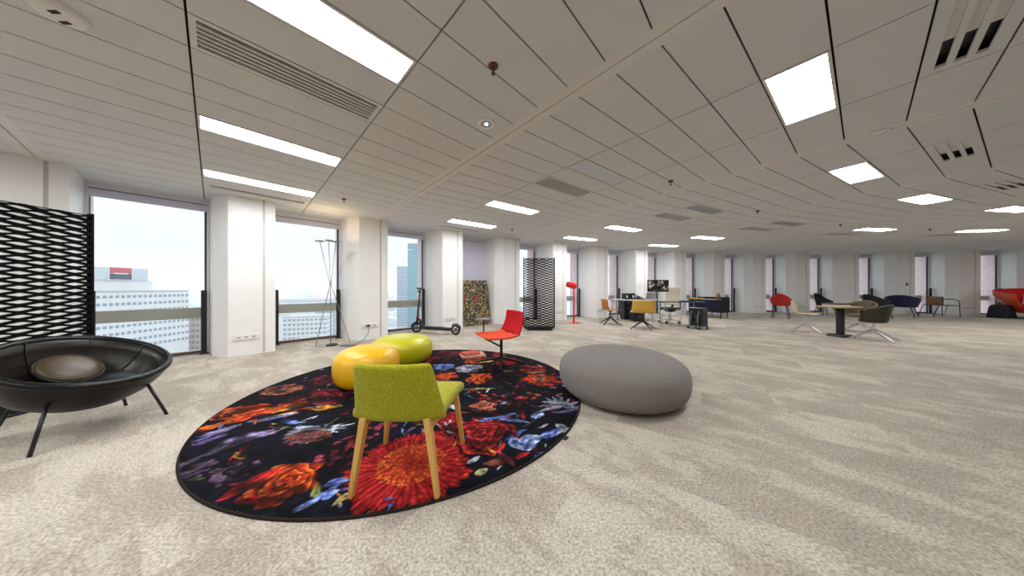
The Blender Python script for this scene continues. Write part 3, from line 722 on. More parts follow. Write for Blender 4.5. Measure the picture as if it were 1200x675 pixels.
for wx_, wy_ in ((0.0,-0.36),(0.37,0.0),(-0.38,0.08),(0.0,0.38)):
    x, y = wl(wx_,wy_); b = MB(); b.bar((0,0,0.10),(x,y,0.012),0.036,0.036,0.022,0.022,side=(0,0,1)); b.build('leg', black_metal, t, bevel=0.003)
x, y = wl(-0.29,0.25)
b = MB(); b.tube([(0,0,0.26),(x*0.5,y*0.5,0.30),(x*0.9,y*0.9,0.335),(x,y,0.36),(x,y,0.63)],0.013,10); b.build('table_arm', black_metal, t, smooth=True)
b = MB(); b.lathe([(0,0.628),(0.13,0.628),(0.136,0.634),(0.136,0.644),(0.13,0.65),(0,0.65)],36,(x,y,0)); b.build('table_plate', M('grey slate', S(104,106,112), 0.4), t, smooth=False)

# ------------------------------------------------------------------ books on the rug
def book(lab, loc, rz, dx, dy, h, cov, page):
    t = thing('book', lab, 'book', loc, rz, 'books stacked on the rug')
    b = MB(); b.box((0,0,0.0025),(dx,dy,0.005)); b.box((0,0,h-0.0025),(dx,dy,0.005)); b.box((-dx/2+0.0025,0,h/2),(0.005,dy,h)); b.build('cover', cov, t, bevel=0.001)
    b = MB(); b.box((0.003,0,h/2),(dx-0.010,dy-0.012,h-0.010)); b.build('pages', page, t)
pg = M('book pages', S(196,180,160), 0.9)
book('large book with pale cover, lowest of the stack on the rug', (-0.66,4.42,RUGZ), 0.35, 0.40, 0.30, 0.03, M('beige cover', S(186,130,108), 0.5), pg)
book('smaller red book lying on top of the stack on the rug', (-0.70,4.44,RUGZ+0.0305), 0.55, 0.27, 0.22, 0.028, M('red cover', S(190,52,36), 0.4, var=0.3, scale=12), pg)

# ------------------------------------------------------------------ bowl chair
leather = M('black leather', S(9,8,8), 0.33, var=0.08, scale=15, bump=0.06, bscale=160, spec=0.3)
leather_in = M('dark brown leather', S(30,24,17), 0.36, var=0.08, scale=15, bump=0.06, bscale=160, spec=0.4)
t = thing('bowl_chair', 'round black leather bowl chair on four thin legs before the mesh screen', 'chair', (-3.55,2.21,0))
TILT = Matrix.Rotation(math.radians(22), 4, 'Y'); RC = Vector((0,0,0.556)); RB = 0.45
def tb_(p): return tuple(RC + TILT @ Vector(p))
def bowl_pts(R, zc, n, prof):
    return prof
pr_out = [(0.0,-0.375),(0.12,-0.365),(0.22,-0.335),(0.31,-0.275),(0.38,-0.19),(0.425,-0.09),(0.447,-0.01)]
pr_in = [(0.405,0.012),(0.385,-0.07),(0.34,-0.16),(0.27,-0.235),(0.18,-0.29),(0.09,-0.315),(0.0,-0.32)]
def lat_t(b, prof, n=64):
    bb = MB(); bb.lathe(prof, n); b.add([tb_(v) for v in bb.v], bb.f)
b = MB(); lat_t(b, pr_out); b.build('shell', leather, t, smooth=True)
b = MB(); lat_t(b, [(0.43,0.005)]+pr_in); b.build('lining', leather_in, t, smooth=True, label='dark brown inner lining')
b = MB(); b.tube([tb_((0.428*math.cos(a),0.428*math.sin(a),0.0)) for a in [2*PI*k/64 for k in range(64)]],0.027,12,closed=True); b.build('rim', leather, t, smooth=True)
b = MB()
for k in range(8):
    a = 2*PI*k/8+0.2
    b.tube([tb_((r*math.cos(a),r*math.sin(a),z+0.003)) for r, z in [(0.40,0.005),(0.385,-0.066),(0.34,-0.155),(0.27,-0.231),(0.18,-0.287),(0.09,-0.312)]],0.0045,6)
b.build('seam', black_paint, t, smooth=True)
b = MB(); b.tube([(0.33*math.cos(2*PI*k/48),0.33*math.sin(2*PI*k/48),0.345+0.0*k) for k in range(48)],0.010,8,closed=True); b.build('support_ring', black_metal, t, smooth=True)
for dx, dy in ((0.25,-0.40),(0.392,0.214),(-0.248,0.397),(-0.39,-0.217)):
    b = MB(); b.tube([(dx*0.70,dy*0.70,0.345),(dx,dy,0.0)],0.011,10); b.build('leg', black_metal, t, smooth=True)
def cushion(lab, loc, rot, R, h, mat):
    t = thing('round_cushion', lab, 'cushion', loc, 0, 'cushions in the bowl chair'); t.rotation_euler = rot
    b = MB(); b.lathe([(0,-h),(R*0.6,-h*0.94),(R*0.9,-h*0.6),(R*0.985,-h*0.15),(R*0.985,h*0.15),(R*0.9,h*0.6),(R*0.6,h*0.94),(0,h)],40); b.build('cover', mat, t, smooth=True)
    b = MB(); b.tube([(R*math.cos(2*PI*k/40),R*math.sin(2*PI*k/40),0) for k in range(40)],0.008,8,closed=True); b.build('piping', leather, t, smooth=True)
cushion('round brown leather cushion leaning at the back of the bowl chair', (-3.73,2.235,0.475), (0.0,0.66,0.0), 0.165, 0.045, M('brown leather', S(66,54,34), 0.42, var=0.08, scale=15, bump=0.06, bscale=160))
cushion('flat black leather cushion lying at the right side of the bowl chair', (-3.36,2.22,0.370), (0.12,0.20,0.0), 0.155, 0.04, leather)

# ------------------------------------------------------------------ expanded mesh screens
def mesh_screen(label, loc, rz, n_half, flip=1):
    """screen stands along local +X from the origin"""
    t = thing('mesh_screen', label, 'room divider', loc, rz, 'black expanded mesh screens')
    hw, p, th, dp = 0.105, 0.0686, 0.0190, 0.06
    mesh_mat = M('matt black mesh', S(10,10,12), 0.8, spec=0.12)
    rows = 53; z0 = 0.115; w = n_half*hw; b = MB(); ns = 6
    for j in range(rows+1):
        s = 1 if j%2 == 0 else -1; vs = []; fs = []
        N = n_half*ns
        for k in range(N+1):
            x = w*k/N; ph = PI*k/ns
            c = max(-1.0, min(1.0, 1.55*(1-2*abs(((k/ns+1)%2)-1))*-1)) if True else 0
            z = z0 + j*p/2 + s*(p/4-th/2+0.001)*c
            y0 = 0.004*math.cos(ph)*0
            vs += [(x,-dp/2,z-th/2),(x,dp/2,z-th/2),(x,dp/2,z+th/2),(x,-dp/2,z+th/2)]
        for k in range(N):
            i = 4*k
            for q in range(4):
                r = (q+1)%4; fs.append((i+q,i+4+q,i+4+r,i+r))
        fs += [(0,1,2,3),(4*N+3,4*N+2,4*N+1,4*N)]
        b.add(vs, fs)
    zt = z0+rows*p/2+0.016
    b.build('mesh_panel', mesh_mat, t)
    b = MB(); b.box((w/2,0,zt),(w,0.02,0.006)); b.build('top_edge', mesh_mat, t)
    for x in (0,w):
        b = MB(); b.box((x,0,(zt+0.05)/2+0.02),(0.022,0.055,zt-0.05)); b.build('edge_post', mesh_mat, t, bevel=0.003)
    b = MB(); b.box((w/2,0,0.06),(w-0.02,0.05,0.07)); b.build('bottom_rail', black_paint, t, bevel=0.004)
    b = MB(); b.box((w/2,0,0.0125),(w-0.16,0.34,0.025)); b.build('base_plate', black_metal, t, bevel=0.006)
    return t
mesh_screen('large black expanded mesh screen behind the bowl chair', (-4.64,2.915,0), -PI/2, 8)
mesh_screen('black mesh screen standing farther back between the painting and the red floor lamp', (0.32,7.25,0), 0.0, 8)

# ------------------------------------------------------------------ scooter
A = Vector((-2.44,6.78,0)); Bq = Vector((-1.37,6.43,0)); dv = (Bq-A); Ls = dv.length
t = thing('electric_scooter', 'black electric kick scooter parked on its stand before the windows', 'scooter', A, math.atan2(dv.y,dv.x))
tyre = M('tyre rubber', S(20,20,21), 0.8)
def wheel(x, r, yaw=0.0):
    b = MB(); n = 28
    R = Matrix.Rotation(yaw,3,'Z')
    b.tube([tuple(R@Vector((math.cos(2*PI*k/n)*(r-0.022),0,math.sin(2*PI*k/n)*(r-0.022)))+Vector((x,0,r))) for k in range(n)],0.024,10,closed=True)
    o = b.build('wheel', tyre, t, smooth=True)
    b = MB()
    for sgn in (-1,1):
        b.tube([tuple(R@Vector((0,sgn*0.0,0))+Vector((x,0,r))), tuple(R@Vector((0,sgn*0.026,0))+Vector((x,0,r)))],[r*0.42,r*0.36],18)
    b.build('hub', M('wheel hub', S(110,106,100), 0.4, metal=0.6), o, smooth=False)
    b = MB()
    for k in range(5):
        a = 2*PI*k/5; b.tube([tuple(R@Vector((0.3*r*math.cos(a),0,0.3*r*math.sin(a)))+Vector((x,0,r))), tuple(R@Vector((0.8*r*math.cos(a),0,0.8*r*math.sin(a)))+Vector((x,0,r)))],0.012,6)
    b.build('spoke', black_metal, o)
    return o
wheel(0.0, 0.125, 0.9); wheel(Ls, 0.125)
b = MB(); b.prism([(0.20,-0.075),(Ls-0.16,-0.075),(Ls-0.10,-0.05),(Ls-0.10,0.05),(Ls-0.16,0.075),(0.20,0.075)],0.10,0.165); b.build('deck', black_paint, t, bevel=0.012, seg=3)
b = MB(); b.box((0.52,0,0.167),(0.55,0.13,0.006)); b.build('grip_mat', M('grip rubber', S(36,36,38), 0.9), t)
b = MB(); b.bar((0.24,0,0.14),(0.06,0,0.36),0.055,0.05,0.05,0.05,side=(0,1,0)); b.build('neck', black_paint, t, bevel=0.01)
b = MB(); b.tube([(-0.005,0,0.20),(0.03,0,0.42),(0.105,0,1.10)],[0.030,0.026,0.020],14); b.build('stem', black_paint, t, smooth=True)
b = MB(); b.tube([(0.045,-0.0,0.40),(0.052,0,0.47)],0.031,14); b.build('latch', M('red latch', S(120,36,34), 0.5), t, smooth=True)
c9, s9 = math.cos(0.9), math.sin(0.9)
b = MB(); b.tube([(0.105-s9*-0.20,-0.20*c9+0,1.11),(0.105,0,1.125),(0.105-s9*0.20,0.20*c9,1.11)],0.016,10); b.build('handlebar', black_paint, t, smooth=True)
b = MB()
for s in (-1,1): b.tube([(0.105-s9*s*0.12,c9*s*0.12,1.116),(0.105-s9*s*0.22,c9*s*0.22,1.108)],0.021,10)
b.build('grip', M('grip rubber', S(36,36,38), 0.9), t, smooth=True)
b = MB(); b.tube([(0.105-s9*0.1,c9*0.1,1.10),(0.04-s9*0.13,c9*0.13,1.075),(0.0-s9*0.18,c9*0.18,1.065)],0.007,8); b.build('brake_lever', chrome, t, smooth=True)
b = MB(); b.box((0.07,0,1.135),(0.09,0.06,0.03)); b.build('display', black_metal, t, bevel=0.008)
b = MB(); b.lathe([(0,0.02),(0.022,0.02),(0.025,0),(0.02,-0.02),(0,-0.02)],14,(0.055,0,1.05)); b.build('headlight', black_metal, t, smooth=True)
b = MB(); b.tube([(x_,0,z_) for x_, z_ in [(Ls+0.145*math.cos(a),0.125+0.145*math.sin(a)) for a in [0.25+0.16*k for k in range(14)]]],0.014,8); b.build('rear_mudguard', black_paint, t, smooth=True)
b = MB(); b.tube([(0.145*math.cos(a)*c9,0.145*math.cos(a)*s9,0.125+0.145*math.sin(a)) for a in [0.1+0.2*k for k in range(15)]],0.016,8); b.build('front_mudguard', black_paint, t, smooth=True)
b = MB(); b.tube([(0.72,-0.06,0.11),(0.74,-0.13,0.008)],0.008,8); b.build('kickstand', chrome, t, smooth=True)

# ------------------------------------------------------------------ leaning painting
def splatter():
    m = bpy.data.materials.new('splattered paint'); m.use_nodes = True; nt = m.node_tree; b = nt.nodes['Principled BSDF']; L = nt.links.new
    tc = nt.nodes.new('ShaderNodeTexCoord'); last = None
    base = (*S(44,44,36),1)
    lays = [(6,S(116,104,36),0.54,1.5),(6,S(196,156,40),0.60,2.0),(11,S(64,92,72),0.60,2.0),(12,S(214,202,172),0.60,3.0),(4.5,S(176,34,36),0.63,1.0),(9,S(20,20,20),0.48,2.4),(11,S(216,172,44),0.63,1.6),(17,S(226,216,190),0.66,2.5)]
    for k, (s, c, th, dist) in enumerate(lays):
        mp = nt.nodes.new('ShaderNodeMapping'); mp.inputs['Location'].default_value = (k*3.7,k*1.9,k*5.1); L(tc.outputs['Object'], mp.inputs[0])
        n = nt.nodes.new('ShaderNodeTexNoise'); n.inputs['Scale'].default_value = s; n.inputs['Detail'].default_value = 2; n.inputs['Distortion'].default_value = dist; L(mp.outputs[0], n.inputs['Vector'])
        r = nt.nodes.new('ShaderNodeValToRGB'); r.color_ramp.elements[0].position = th-0.01; r.color_ramp.elements[1].position = th+0.015; L(n.outputs['Fac'], r.inputs['Fac'])
        mx = nt.nodes.new('ShaderNodeMix'); mx.data_type = 'RGBA'; L(r.outputs['Color'], mx.inputs[0])
        if last is None: mx.inputs[6].default_value = base
        else: L(last, mx.inputs[6])
        mx.inputs[7].default_value = (*c,1); last = mx.outputs[2]
    L(last, b.inputs['Base Color']); b.inputs['Roughness'].default_value = 0.5
    return m
pa = (T0-STEP*3 + T0-STEP*4+0.035)/2
t = thing('painting', 'tall abstract splattered canvas leaning in the window niche behind the scooter', 'painting', pol(22.98,pa-0.0), pa+PI/2)
# local +X runs anticlockwise along the facade, local +Y points into the room (towards the centre)
hw_ = 0.50
b = MB()
for y_, z_ in ((0.0,0.0),(0.035,0.0)): pass
lean = 0.24
b.add([(-hw_,0.0,0),(hw_,0.0,0),(hw_,0.035,0),(-hw_,0.035,0),(-hw_,-lean,1.37),(hw_,-lean,1.37),(hw_,0.035-lean,1.37),(-hw_,0.035-lean,1.37)],[(0,3,2,1),(4,5,6,7),(0,1,5,4),(1,2,6,5),(2,3,7,6),(3,0,4,7)])
b.build('canvas', splatter(), t)
b = MB()
for sg in (-1,1): b.bar((sg*(hw_-0.03),-0.012,0.02),(sg*(hw_-0.03),-0.012-lean*0.97,1.35),0.04,0.02); 
b.build('stretcher', wood, t)

# ------------------------------------------------------------------ rod lamp, red lamp
brass = M('pale bronze metal', S(150,146,140), 0.35, metal=0.7)
t = thing('rod_floor_lamp', 'floor lamp of three crossing thin rods with small discs by the second window', 'floor lamp', (-3.69,5.30,0))
feet = [(-0.22,-0.02),(0.03,0.05),(0.30,0.25)]; heads = [(-0.10,-0.08,2.065),(0.02,0.0,2.09),(0.13,0.05,2.075)]
mid = Vector((0.015,0.06,1.22))
for (fx, fy), h in zip(feet, heads):
    b = MB(); b.tube([(fx,fy,0.0),tuple(mid+Vector((fx,fy,0))*0.03),h],0.0065,8); r = b.build('rod', brass, t, smooth=True)
    b = MB(); b.lathe([(0,-0.006),(0.074,-0.005),(0.08,0.0),(0.08,0.014),(0.074,0.014),(0.070,0.004),(0,0.004)],28,(h[0],h[1],h[2])); b.build('disc_head', brass, r, smooth=True)
    b = MB(); b.lathe([(0,0.0055),(0.066,0.0055)],24,(h[0],h[1],h[2])); b.build('light_ring', emitter('warm uplight', (1.0,0.72,0.42), 32.0), r)
b = MB(); b.tube([(0.0+0.20*math.cos(2*PI*k/32),-0.06+0.12*math.sin(2*PI*k/32),0.006) for k in range(32)],0.005,8,closed=True); b.build('base_ring', brass, t, smooth=True)
b = MB(); b.lathe([(0,0.0),(0.10,0.0),(0.10,0.025),(0.085,0.032),(0,0.032)],28,(0.10,-0.02,0)); b.build('driver_puck', black_paint, t, smooth=False)
sp, srz = on_pillar(2, 0.0185, 0.31)
sx_, sy_ = sp[0]-(-3.69), sp[1]-5.30
nrm = Vector((CX-sp[0],CY-sp[1],0)).normalized()
b = MB(); b.tube([(0.19,-0.02,0.012),(0.45,0.0,0.006),(0.62,-0.05,0.006),(0.55,-0.12,0.006),(0.40,-0.06,0.006),(0.30,-0.10,0.006),(0.55,-0.16,0.006),(sx_*0.85+nrm.x*0.1,sy_*0.85+nrm.y*0.12,0.02),(sx_+nrm.x*0.06,sy_+nrm.y*0.06,0.15),(sx_+nrm.x*0.045,sy_+nrm.y*0.045,0.31)],0.006,6); b.build('cord', M('grey cord', S(90,90,94), 0.6), t, smooth=True)
b = MB(); b.tube([(sx_+nrm.x*0.016,sy_+nrm.y*0.016,0.31),(sx_+nrm.x*0.055,sy_+nrm.y*0.055,0.31)],0.026,12); b.build('plug', black_paint, t)

red_metal = M('red lacquer', S(222,24,34), 0.3, coat=0.3)
t = thing('red_floor_lamp', 'red floor lamp with a cylindrical head beside the mesh screen', 'floor lamp', (2.0,8.58,0))
b = MB(); b.lathe([(0,0),(0.205,0),(0.21,0.004),(0.205,0.012),(0.03,0.02),(0,0.02)],36); b.build('base', red_metal, t, smooth=False)
b = MB(); b.tube([(0,0,0.015),(0.005,0,1.10),(0.0,0,1.15)],[0.026,0.022,0.022],14); b.build('pole', red_metal, t, smooth=True)
b = MB(); b.tube([(-0.225,-0.09,1.255),(-0.20,-0.08,1.25),(0.03,0.02,1.19),(0.045,0.03,1.187)],[0.085,0.10,0.10,0.085],24); b.build('lamp_head', red_metal, t, smooth=False)
b = MB(); b.tube([(-0.228,-0.092,1.256),(-0.222,-0.09,1.2545)],0.075,20); b.build('lens', M('lamp lens', S(120,20,24), 0.3), t)

# ------------------------------------------------------------------ swivel shell chairs
def star_base(t, z_hub, rad, mat, n=4, a0=PI/4, seat_z=0.42, w=0.042, flat=False):
    b = MB(); b.lathe([(0,seat_z),(0.07,seat_z),(0.07,seat_z-0.02),(0.02,seat_z-0.035),(0.02,z_hub-0.03),(0,z_hub-0.04)],16); b.build('column', mat, t)
    for k in range(n):
        a = a0+2*PI*k/n; x, y = math.cos(a), math.sin(a)
        b = MB(); b.bar((x*0.012,y*0.012,z_hub),(x*rad,y*rad,0.008),w,w*0.9,w*0.55,w*0.5,side=(-y,x,0)); l = b.build('leg', mat, t, bevel=0.003)
        b = MB(); b.lathe([(0,0),(0.013,0),(0.013,0.012),(0,0.012)],10,(x*(rad-0.006),y*(rad-0.006),0)); b.build('foot', black_paint, l)
def shell_chair(name, label, loc, rz, shell_mat, base_mat, group, wid=0.50, pad=None, top=0.80, back_w=1.0, z_hub=0.22, rad=0.38, a0=PI/4):
    t = thing(name, label, 'chair', loc, rz, group)
    P = [(0.27,0.445),(0.22,0.458),(0.10,0.452),(-0.05,0.445),(-0.15,0.455),(-0.205,0.49),(-0.225,0.55),(-0.235,0.64),(-0.245,0.73),(-0.255,top)]
    def fn(u, v):
        x = v*(len(P)-1); i = min(int(x),len(P)-2); f = x-i
        y = P[i][0]*(1-f)+P[i+1][0]*f; z = P[i][1]*(1-f)+P[i+1][1]*f; s = 2*u-1
        wv = wid*(0.90+0.10*math.sin(PI*min(1,v*1.3))) * (1 if v < 0.55 else 1+(back_w-1)*(v-0.55)/0.45)
        curl = abs(s)**2.6
        return (s*wv/2, y+(0.07*curl if v > 0.5 else 0.03*curl*v), z+(0.02*curl*(1-v) if v < 0.5 else 0)-(0.02*curl if v > 0.9 else 0))
    sheet('shell', fn, 14, 18, 0.012, shell_mat, t, 1)
    if pad:
        sheet('seat_pad', lambda u,v: ((2*u-1)*wid*0.42, -0.15+0.38*v, 0.47+0.012*math.sin(PI*v)*math.sin(PI*u)), 8, 8, 0.022, pad, t, 1)
    star_base(t, z_hub, rad, base_mat, 4, a0)
    return t
ochre = M('ochre plastic', S(206,162,62), 0.45, var=0.04)
caramel = M('caramel plastic', S(184,116,38), 0.45, var=0.04)
shell_chair('swivel_shell_chair', 'caramel shell chair on black star base seen from the side, facing the desk', (3.06,8.25,0), facing(1,0.12), caramel, black_metal, 'ochre shell chairs at the desks', a0=0.55)
shell_chair('swivel_shell_chair', 'ochre shell chair on black star base with its back to the viewer, before the laptop', (3.65,7.40,0), facing(0.30,0.95), ochre, black_metal, 'ochre shell chairs at the desks', wid=0.64, a0=0.5)
beige = M('beige fabric', S(186,168,140), 0.85, var=0.10, scale=120, bump=0.2, bscale=300)
shell_chair('swivel_shell_chair', 'beige shell chair on shiny star base, left of the wooden table', (7.64,6.90,0), facing(0.75,-0.66), beige, chrome, None, a0=0.75, pad=M('cream pad', S(206,186,146), 0.9, bump=0.15))

def tub_chair(name, label, loc, rz, mat, legs, group=None, rx=0.33, ry=0.31, z0=0.40, zb=0.78, zf=0.60, flare=0.12, amax=2.25, thick=0.035, seat_z=0.45, leg_mat=None, lean=0.05, seat_mat=None, curl=0.0):
    t = thing(name, label, 'armchair', loc, rz, group)
    def fn(u, v):
        a = (2*u-1)*amax; q = abs(2*u-1); sm = q*q*(3-2*q)
        h = zb+(zf-zb)*sm; k = 1-0.10*(1-v)**2+flare*v
        return (rx*k*math.sin(a), -ry*k*math.cos(a)-lean*v*(1-sm)+curl*v*sm*0.1, z0+(h-z0)*v-0.012*(1-v))
    sheet('shell', fn, 26, 8, thick, mat, t, 1)
    def st(u, v):
        a = 2*PI*u; r = v
        y = ry*0.95*r*math.cos(a)
        return (rx*0.95*r*math.sin(a), y*(1.15 if y > 0 else 1.0), seat_z-0.03*r**4+0.004)
    b = MB(); b.lathe([(0,-0.05),(0.80,-0.05),(0.94,-0.035),(0.97,0.0),(0.90,0.03),(0,0.045)],32)
    b.v = [(x*rx, y*ry*(1.18 if y > 0 else 1.0), z+seat_z-0.02) for x, y, z in b.v]; b.build('seat', seat_mat or mat, t, smooth=True)
    lm = leg_mat or black_metal
    if legs == 'star': star_base(t, 0.21, 0.42, chrome, 4, PI/4+0.25, seat_z-0.05, 0.052)
    else:
        for sx in (-1,1):
            for sy in (-1,1):
                b = MB(); b.tube([(sx*rx*0.62,sy*ry*0.62,seat_z-0.05),(sx*rx*0.88,sy*ry*0.92,0.0)],[0.016,0.011],10); b.build('leg', lm, t, smooth=True)
    return t
olive = M('olive leather', S(42,38,22), 0.42, var=0.06, scale=20, bump=0.06, bscale=200)
olive2 = M('pale olive leather', S(92,80,50), 0.45, var=0.06, scale=20, bump=0.06, bscale=200)
tub_chair('bucket_armchair', 'dark olive bucket chair on shiny star base, back turned, right of the wooden table', (8.0,5.86,0), facing(-0.25,1), olive, 'star', 'olive bucket chairs at the wooden table', rx=0.205, ry=0.19, zb=0.79, zf=0.66, z0=0.40, flare=0.05)
tub_chair('bucket_armchair', 'olive bucket chair turned left behind the darker one at the wooden table', (9.1,6.93,0), facing(-1,-0.25), olive2, 'star', 'olive bucket chairs at the wooden table', rx=0.25, ry=0.22, zb=0.82, zf=0.66, z0=0.40, flare=0.05)
black_fab = M('black upholstery', S(22,24,32), 0.85, var=0.1, scale=80)
navy_fab = M('navy upholstery', S(20,22,62), 0.8, var=0.08, scale=80, sheen=0.1)
far_red = M('brick red upholstery', S(168,30,22), 0.75, var=0.06, scale=80)
tub_chair('tub_armchair', 'brick red tub chair far back behind the beige shell chair', (10.0,9.85,0), facing(0.8,0.6), far_red, 'four', None, rx=0.25, ry=0.23, zb=0.93, zf=0.66, z0=0.50, seat_z=0.54, amax=2.0)
tub_chair('tub_armchair', 'black tub chair far back beyond the wooden table, before a window', (13.0,11.0,0), facing(1,-0.25), black_fab, 'four', None, rx=0.24, ry=0.24, zb=0.92, zf=0.60, z0=0.40, amax=1.9)
tub_chair('tub_armchair', 'black tub chair behind the olive bucket chairs, left of the navy one', (13.7,9.95,0), facing(1,-0.1), black_fab, 'four', None, rx=0.26, ry=0.29, zb=0.90, zf=0.66, z0=0.42, amax=2.1)
tub_chair('tub_armchair', 'navy blue tub chair with four slim legs, back to the wall pillar', (15.25,10.35,0), facing(0.92,0.40), navy_fab, 'four', None, rx=0.36, ry=0.28, zb=0.86, zf=0.68, z0=0.44, amax=2.2, leg_mat=M('navy legs', S(24,28,52), 0.5))

# ------------------------------------------------------------------ wooden table with things on it
t = thing('wooden_table', 'small rectangular wooden table on a black pedestal', 'table', (7.71,6.22,0), 0.05)
tw = M('oak table top', S(202,160,104), 0.3, var=0.12, scale=8, stretch=(1,8,8))
b = MB(); b.box((-0.02,0,0.70),(0.58,0.42,0.03)); b.build('table_top', tw, t, bevel=0.003)
b = MB(); b.box((0,0,0.365),(0.11,0.09,0.64)); b.build('pedestal', black_paint, t, bevel=0.006)
b = MB(); b.box((0,0,0.028),(0.34,0.32,0.056),0,0.86); b.build('base', black_paint, t, bevel=0.006)
b = MB(); b.bar((-0.05,0,0.60),(-0.20,0.0,0.685),0.03,0.02,side=(0,1,0)); b.build('brace', black_paint, t)
t = thing('paper_stack', 'stack of white paper on the left half of the wooden table', 'papers', (7.58,6.20,0.7155), 0.05)
b = MB(); b.box((0,0,0.022),(0.30,0.30,0.044)); b.build('sheets', M('white paper', S(222,214,204), 0.8), t)
b = MB(); b.box((0,0,0.0445),(0.295,0.295,0.001)); b.build('top_sheet', M('top paper', S(232,228,222), 0.8), t)
t = thing('closed_laptop', 'flat closed black laptop lying on the white papers', 'laptop', (7.585,6.20,0.761), 0.05)
b = MB(); b.box((0,0,0.010),(0.36,0.32,0.016)); b.build('body', M('laptop shell', S(30,34,46), 0.35), t, bevel=0.004)
b = MB(); b.box((0,0,0.024),(0.35,0.31,0.010)); b.build('lid', M('laptop lid', S(40,44,58), 0.3), t, bevel=0.004)

# ------------------------------------------------------------------ metal framed armchair
teal_metal = M('dark teal metal', S(34,44,54), 0.4)
t = thing('metal_framed_armchair', 'low armchair of thin dark metal tube with tan cushion, before a far window', 'armchair', (16.85,10.45,0), facing(0.95,-0.25)); t.scale = (0.8,0.64,1)
for sx in (-1,1):
    b = MB(); b.tube([(sx*0.30,-0.62,0.0),(sx*0.30,-0.40,0.40),(sx*0.30,-0.34,0.455),(sx*0.30,0.46,0.455)],0.017,10); b.build('side_rail', teal_metal, t, smooth=True)
    b = MB(); b.tube([(sx*0.30,-0.20,0.70),(sx*0.32,0.20,0.70),(sx*0.32,0.42,0.66),(sx*0.32,0.50,0.58),(sx*0.32,0.54,0.0)],0.017,10); b.build('leg', teal_metal, t, smooth=True, label='curved front leg and armrest in one tube')
    b = MB(); b.tube([(sx*0.30,-0.18,0.455),(sx*0.30,-0.22,0.80)],0.014,10); b.build('back_post', teal_metal, t, smooth=True)
b = MB(); b.box((0,0.08,0.455),(0.60,0.72,0.022)); b.build('seat', teal_metal, t, bevel=0.008)
b = MB(); b.tube([(-0.3,0.02,0.45),(-0.3,-0.12,0.10),(0.3,-0.12,0.10),(0.3,0.02,0.45)],0.013,8); b.build('brace', teal_metal, t, smooth=True)
b = MB(); b.box((0,-0.17,0.63),(0.58,0.12,0.32)); b.build('cushion', M('tan cushion', S(140,104,66), 0.85, var=0.1, scale=40), t, bevel=0.04, seg=4)

# ------------------------------------------------------------------ red pod chair
pod_out = M('orange shell', S(206,78,38), 0.45, var=0.03)
pod_in = M('scarlet felt', S(206,22,16), 0.8, var=0.06, scale=80)
t = thing('pod_chair', 'large red and orange pod armchair at the right edge', 'armchair', (18.98,9.55,0), facing(-0.55,-0.83))
def podfn(grow):
    def fn(u, v):
        a = (2*u-1)*2.25; q = abs(2*u-1); sm = q*q*(3-2*q)
        ca, sa = math.cos(a), math.sin(a); k = (abs(ca)**4+abs(sa)**4)**(-0.25)
        f = (0.45+0.55*min(1,v*1.35)**0.6)*(1+0.06*v)+grow
        z = 0.24+(1.12-0.24)*v - (0.20*sm)*v
        return (0.66*k*f*sa, -0.58*k*f*ca-0.06*v, z)
    return fn
sheet('outer_shell', podfn(0.0), 28, 12, 0.03, pod_out, t, 1)
sheet('inner_lining', podfn(-0.06), 28, 12, 0.03, pod_in, t, 1, label='scarlet inner lining')
b = MB(); b.box((0,0.06,0.40),(0.96,0.92,0.16)); b.build('seat_cushion', pod_in, t, bevel=0.05, seg=4)
b = MB(); b.box((0,0.04,0.27),(0.78,0.80,0.12),0,1.2); b.build('under_shell', pod_out, t, bevel=0.04, seg=3)
b = MB(); b.lathe([(0,0.22),(0.06,0.22),(0.045,0.05),(0,0.05)],16); b.build('column', black_metal, t)
for k in range(4):
    a = 0.2+PI/2*k; x, y = math.cos(a), math.sin(a); b = MB(); b.bar((x*0.03,y*0.03,0.07),(x*0.50,y*0.50,0.012),0.06,0.03,0.04,0.018,side=(-y,x,0)); b.build('leg', black_metal, t, bevel=0.004)
t = thing('throw_pillow', 'pale blue and white pillow inside the red pod chair', 'pillow', (19.15,9.72,0.70), facing(-0.55,-0.83)); t.rotation_euler = (-0.25,0,facing(-0.55,-0.83))
b = MB()
def pil(sg): return lambda u,v: ((u-0.5)*0.46*(1-0.08*math.sin(PI*v)), sg*0.075*(math.sin(PI*u)*math.sin(PI*v))**0.5, (v-0.5)*0.40*(1-0.08*math.sin(PI*u)))
b.grid(pil(1),12,12); b.grid(pil(-1),12,12); b.build('cover', M('pale pillow', S(214,222,232), 0.85, var=0.08, scale=12), t, smooth=True)
b = MB(); b.tube([(-0.22,0,-0.19),(0,0,-0.175),(0.22,0,-0.19),(0.205,0,0),(0.22,0,0.19),(0,0,0.175),(-0.22,0,0.19),(-0.205,0,0)],0.007,6,closed=True); b.build('piping', navy_fab, t, smooth=True)
t = thing('floor_cushion', 'black wedge cushion on the floor behind the red pod chair', 'cushion', (18.45,9.98,0), 0.2)
b = MB(); b.add([(-0.32,-0.22,0),(0.34,-0.22,0),(0.34,0.22,0),(-0.32,0.22,0),(-0.20,-0.20,0.44),(0.02,-0.20,0.52),(0.02,0.20,0.52),(-0.20,0.20,0.44)],[(0,3,2,1),(4,5,6,7),(0,1,5,4),(1,2,6,5),(2,3,7,6),(3,0,4,7)]); b.build('cover', black_fab, t, bevel=0.05, seg=4)
b = MB(); b.tube([(-0.22,-0.05,0.50),(-0.2,0.0,0.56),(-0.18,0.05,0.50)],0.02,8); b.build('handle', black_fab, t, smooth=True)

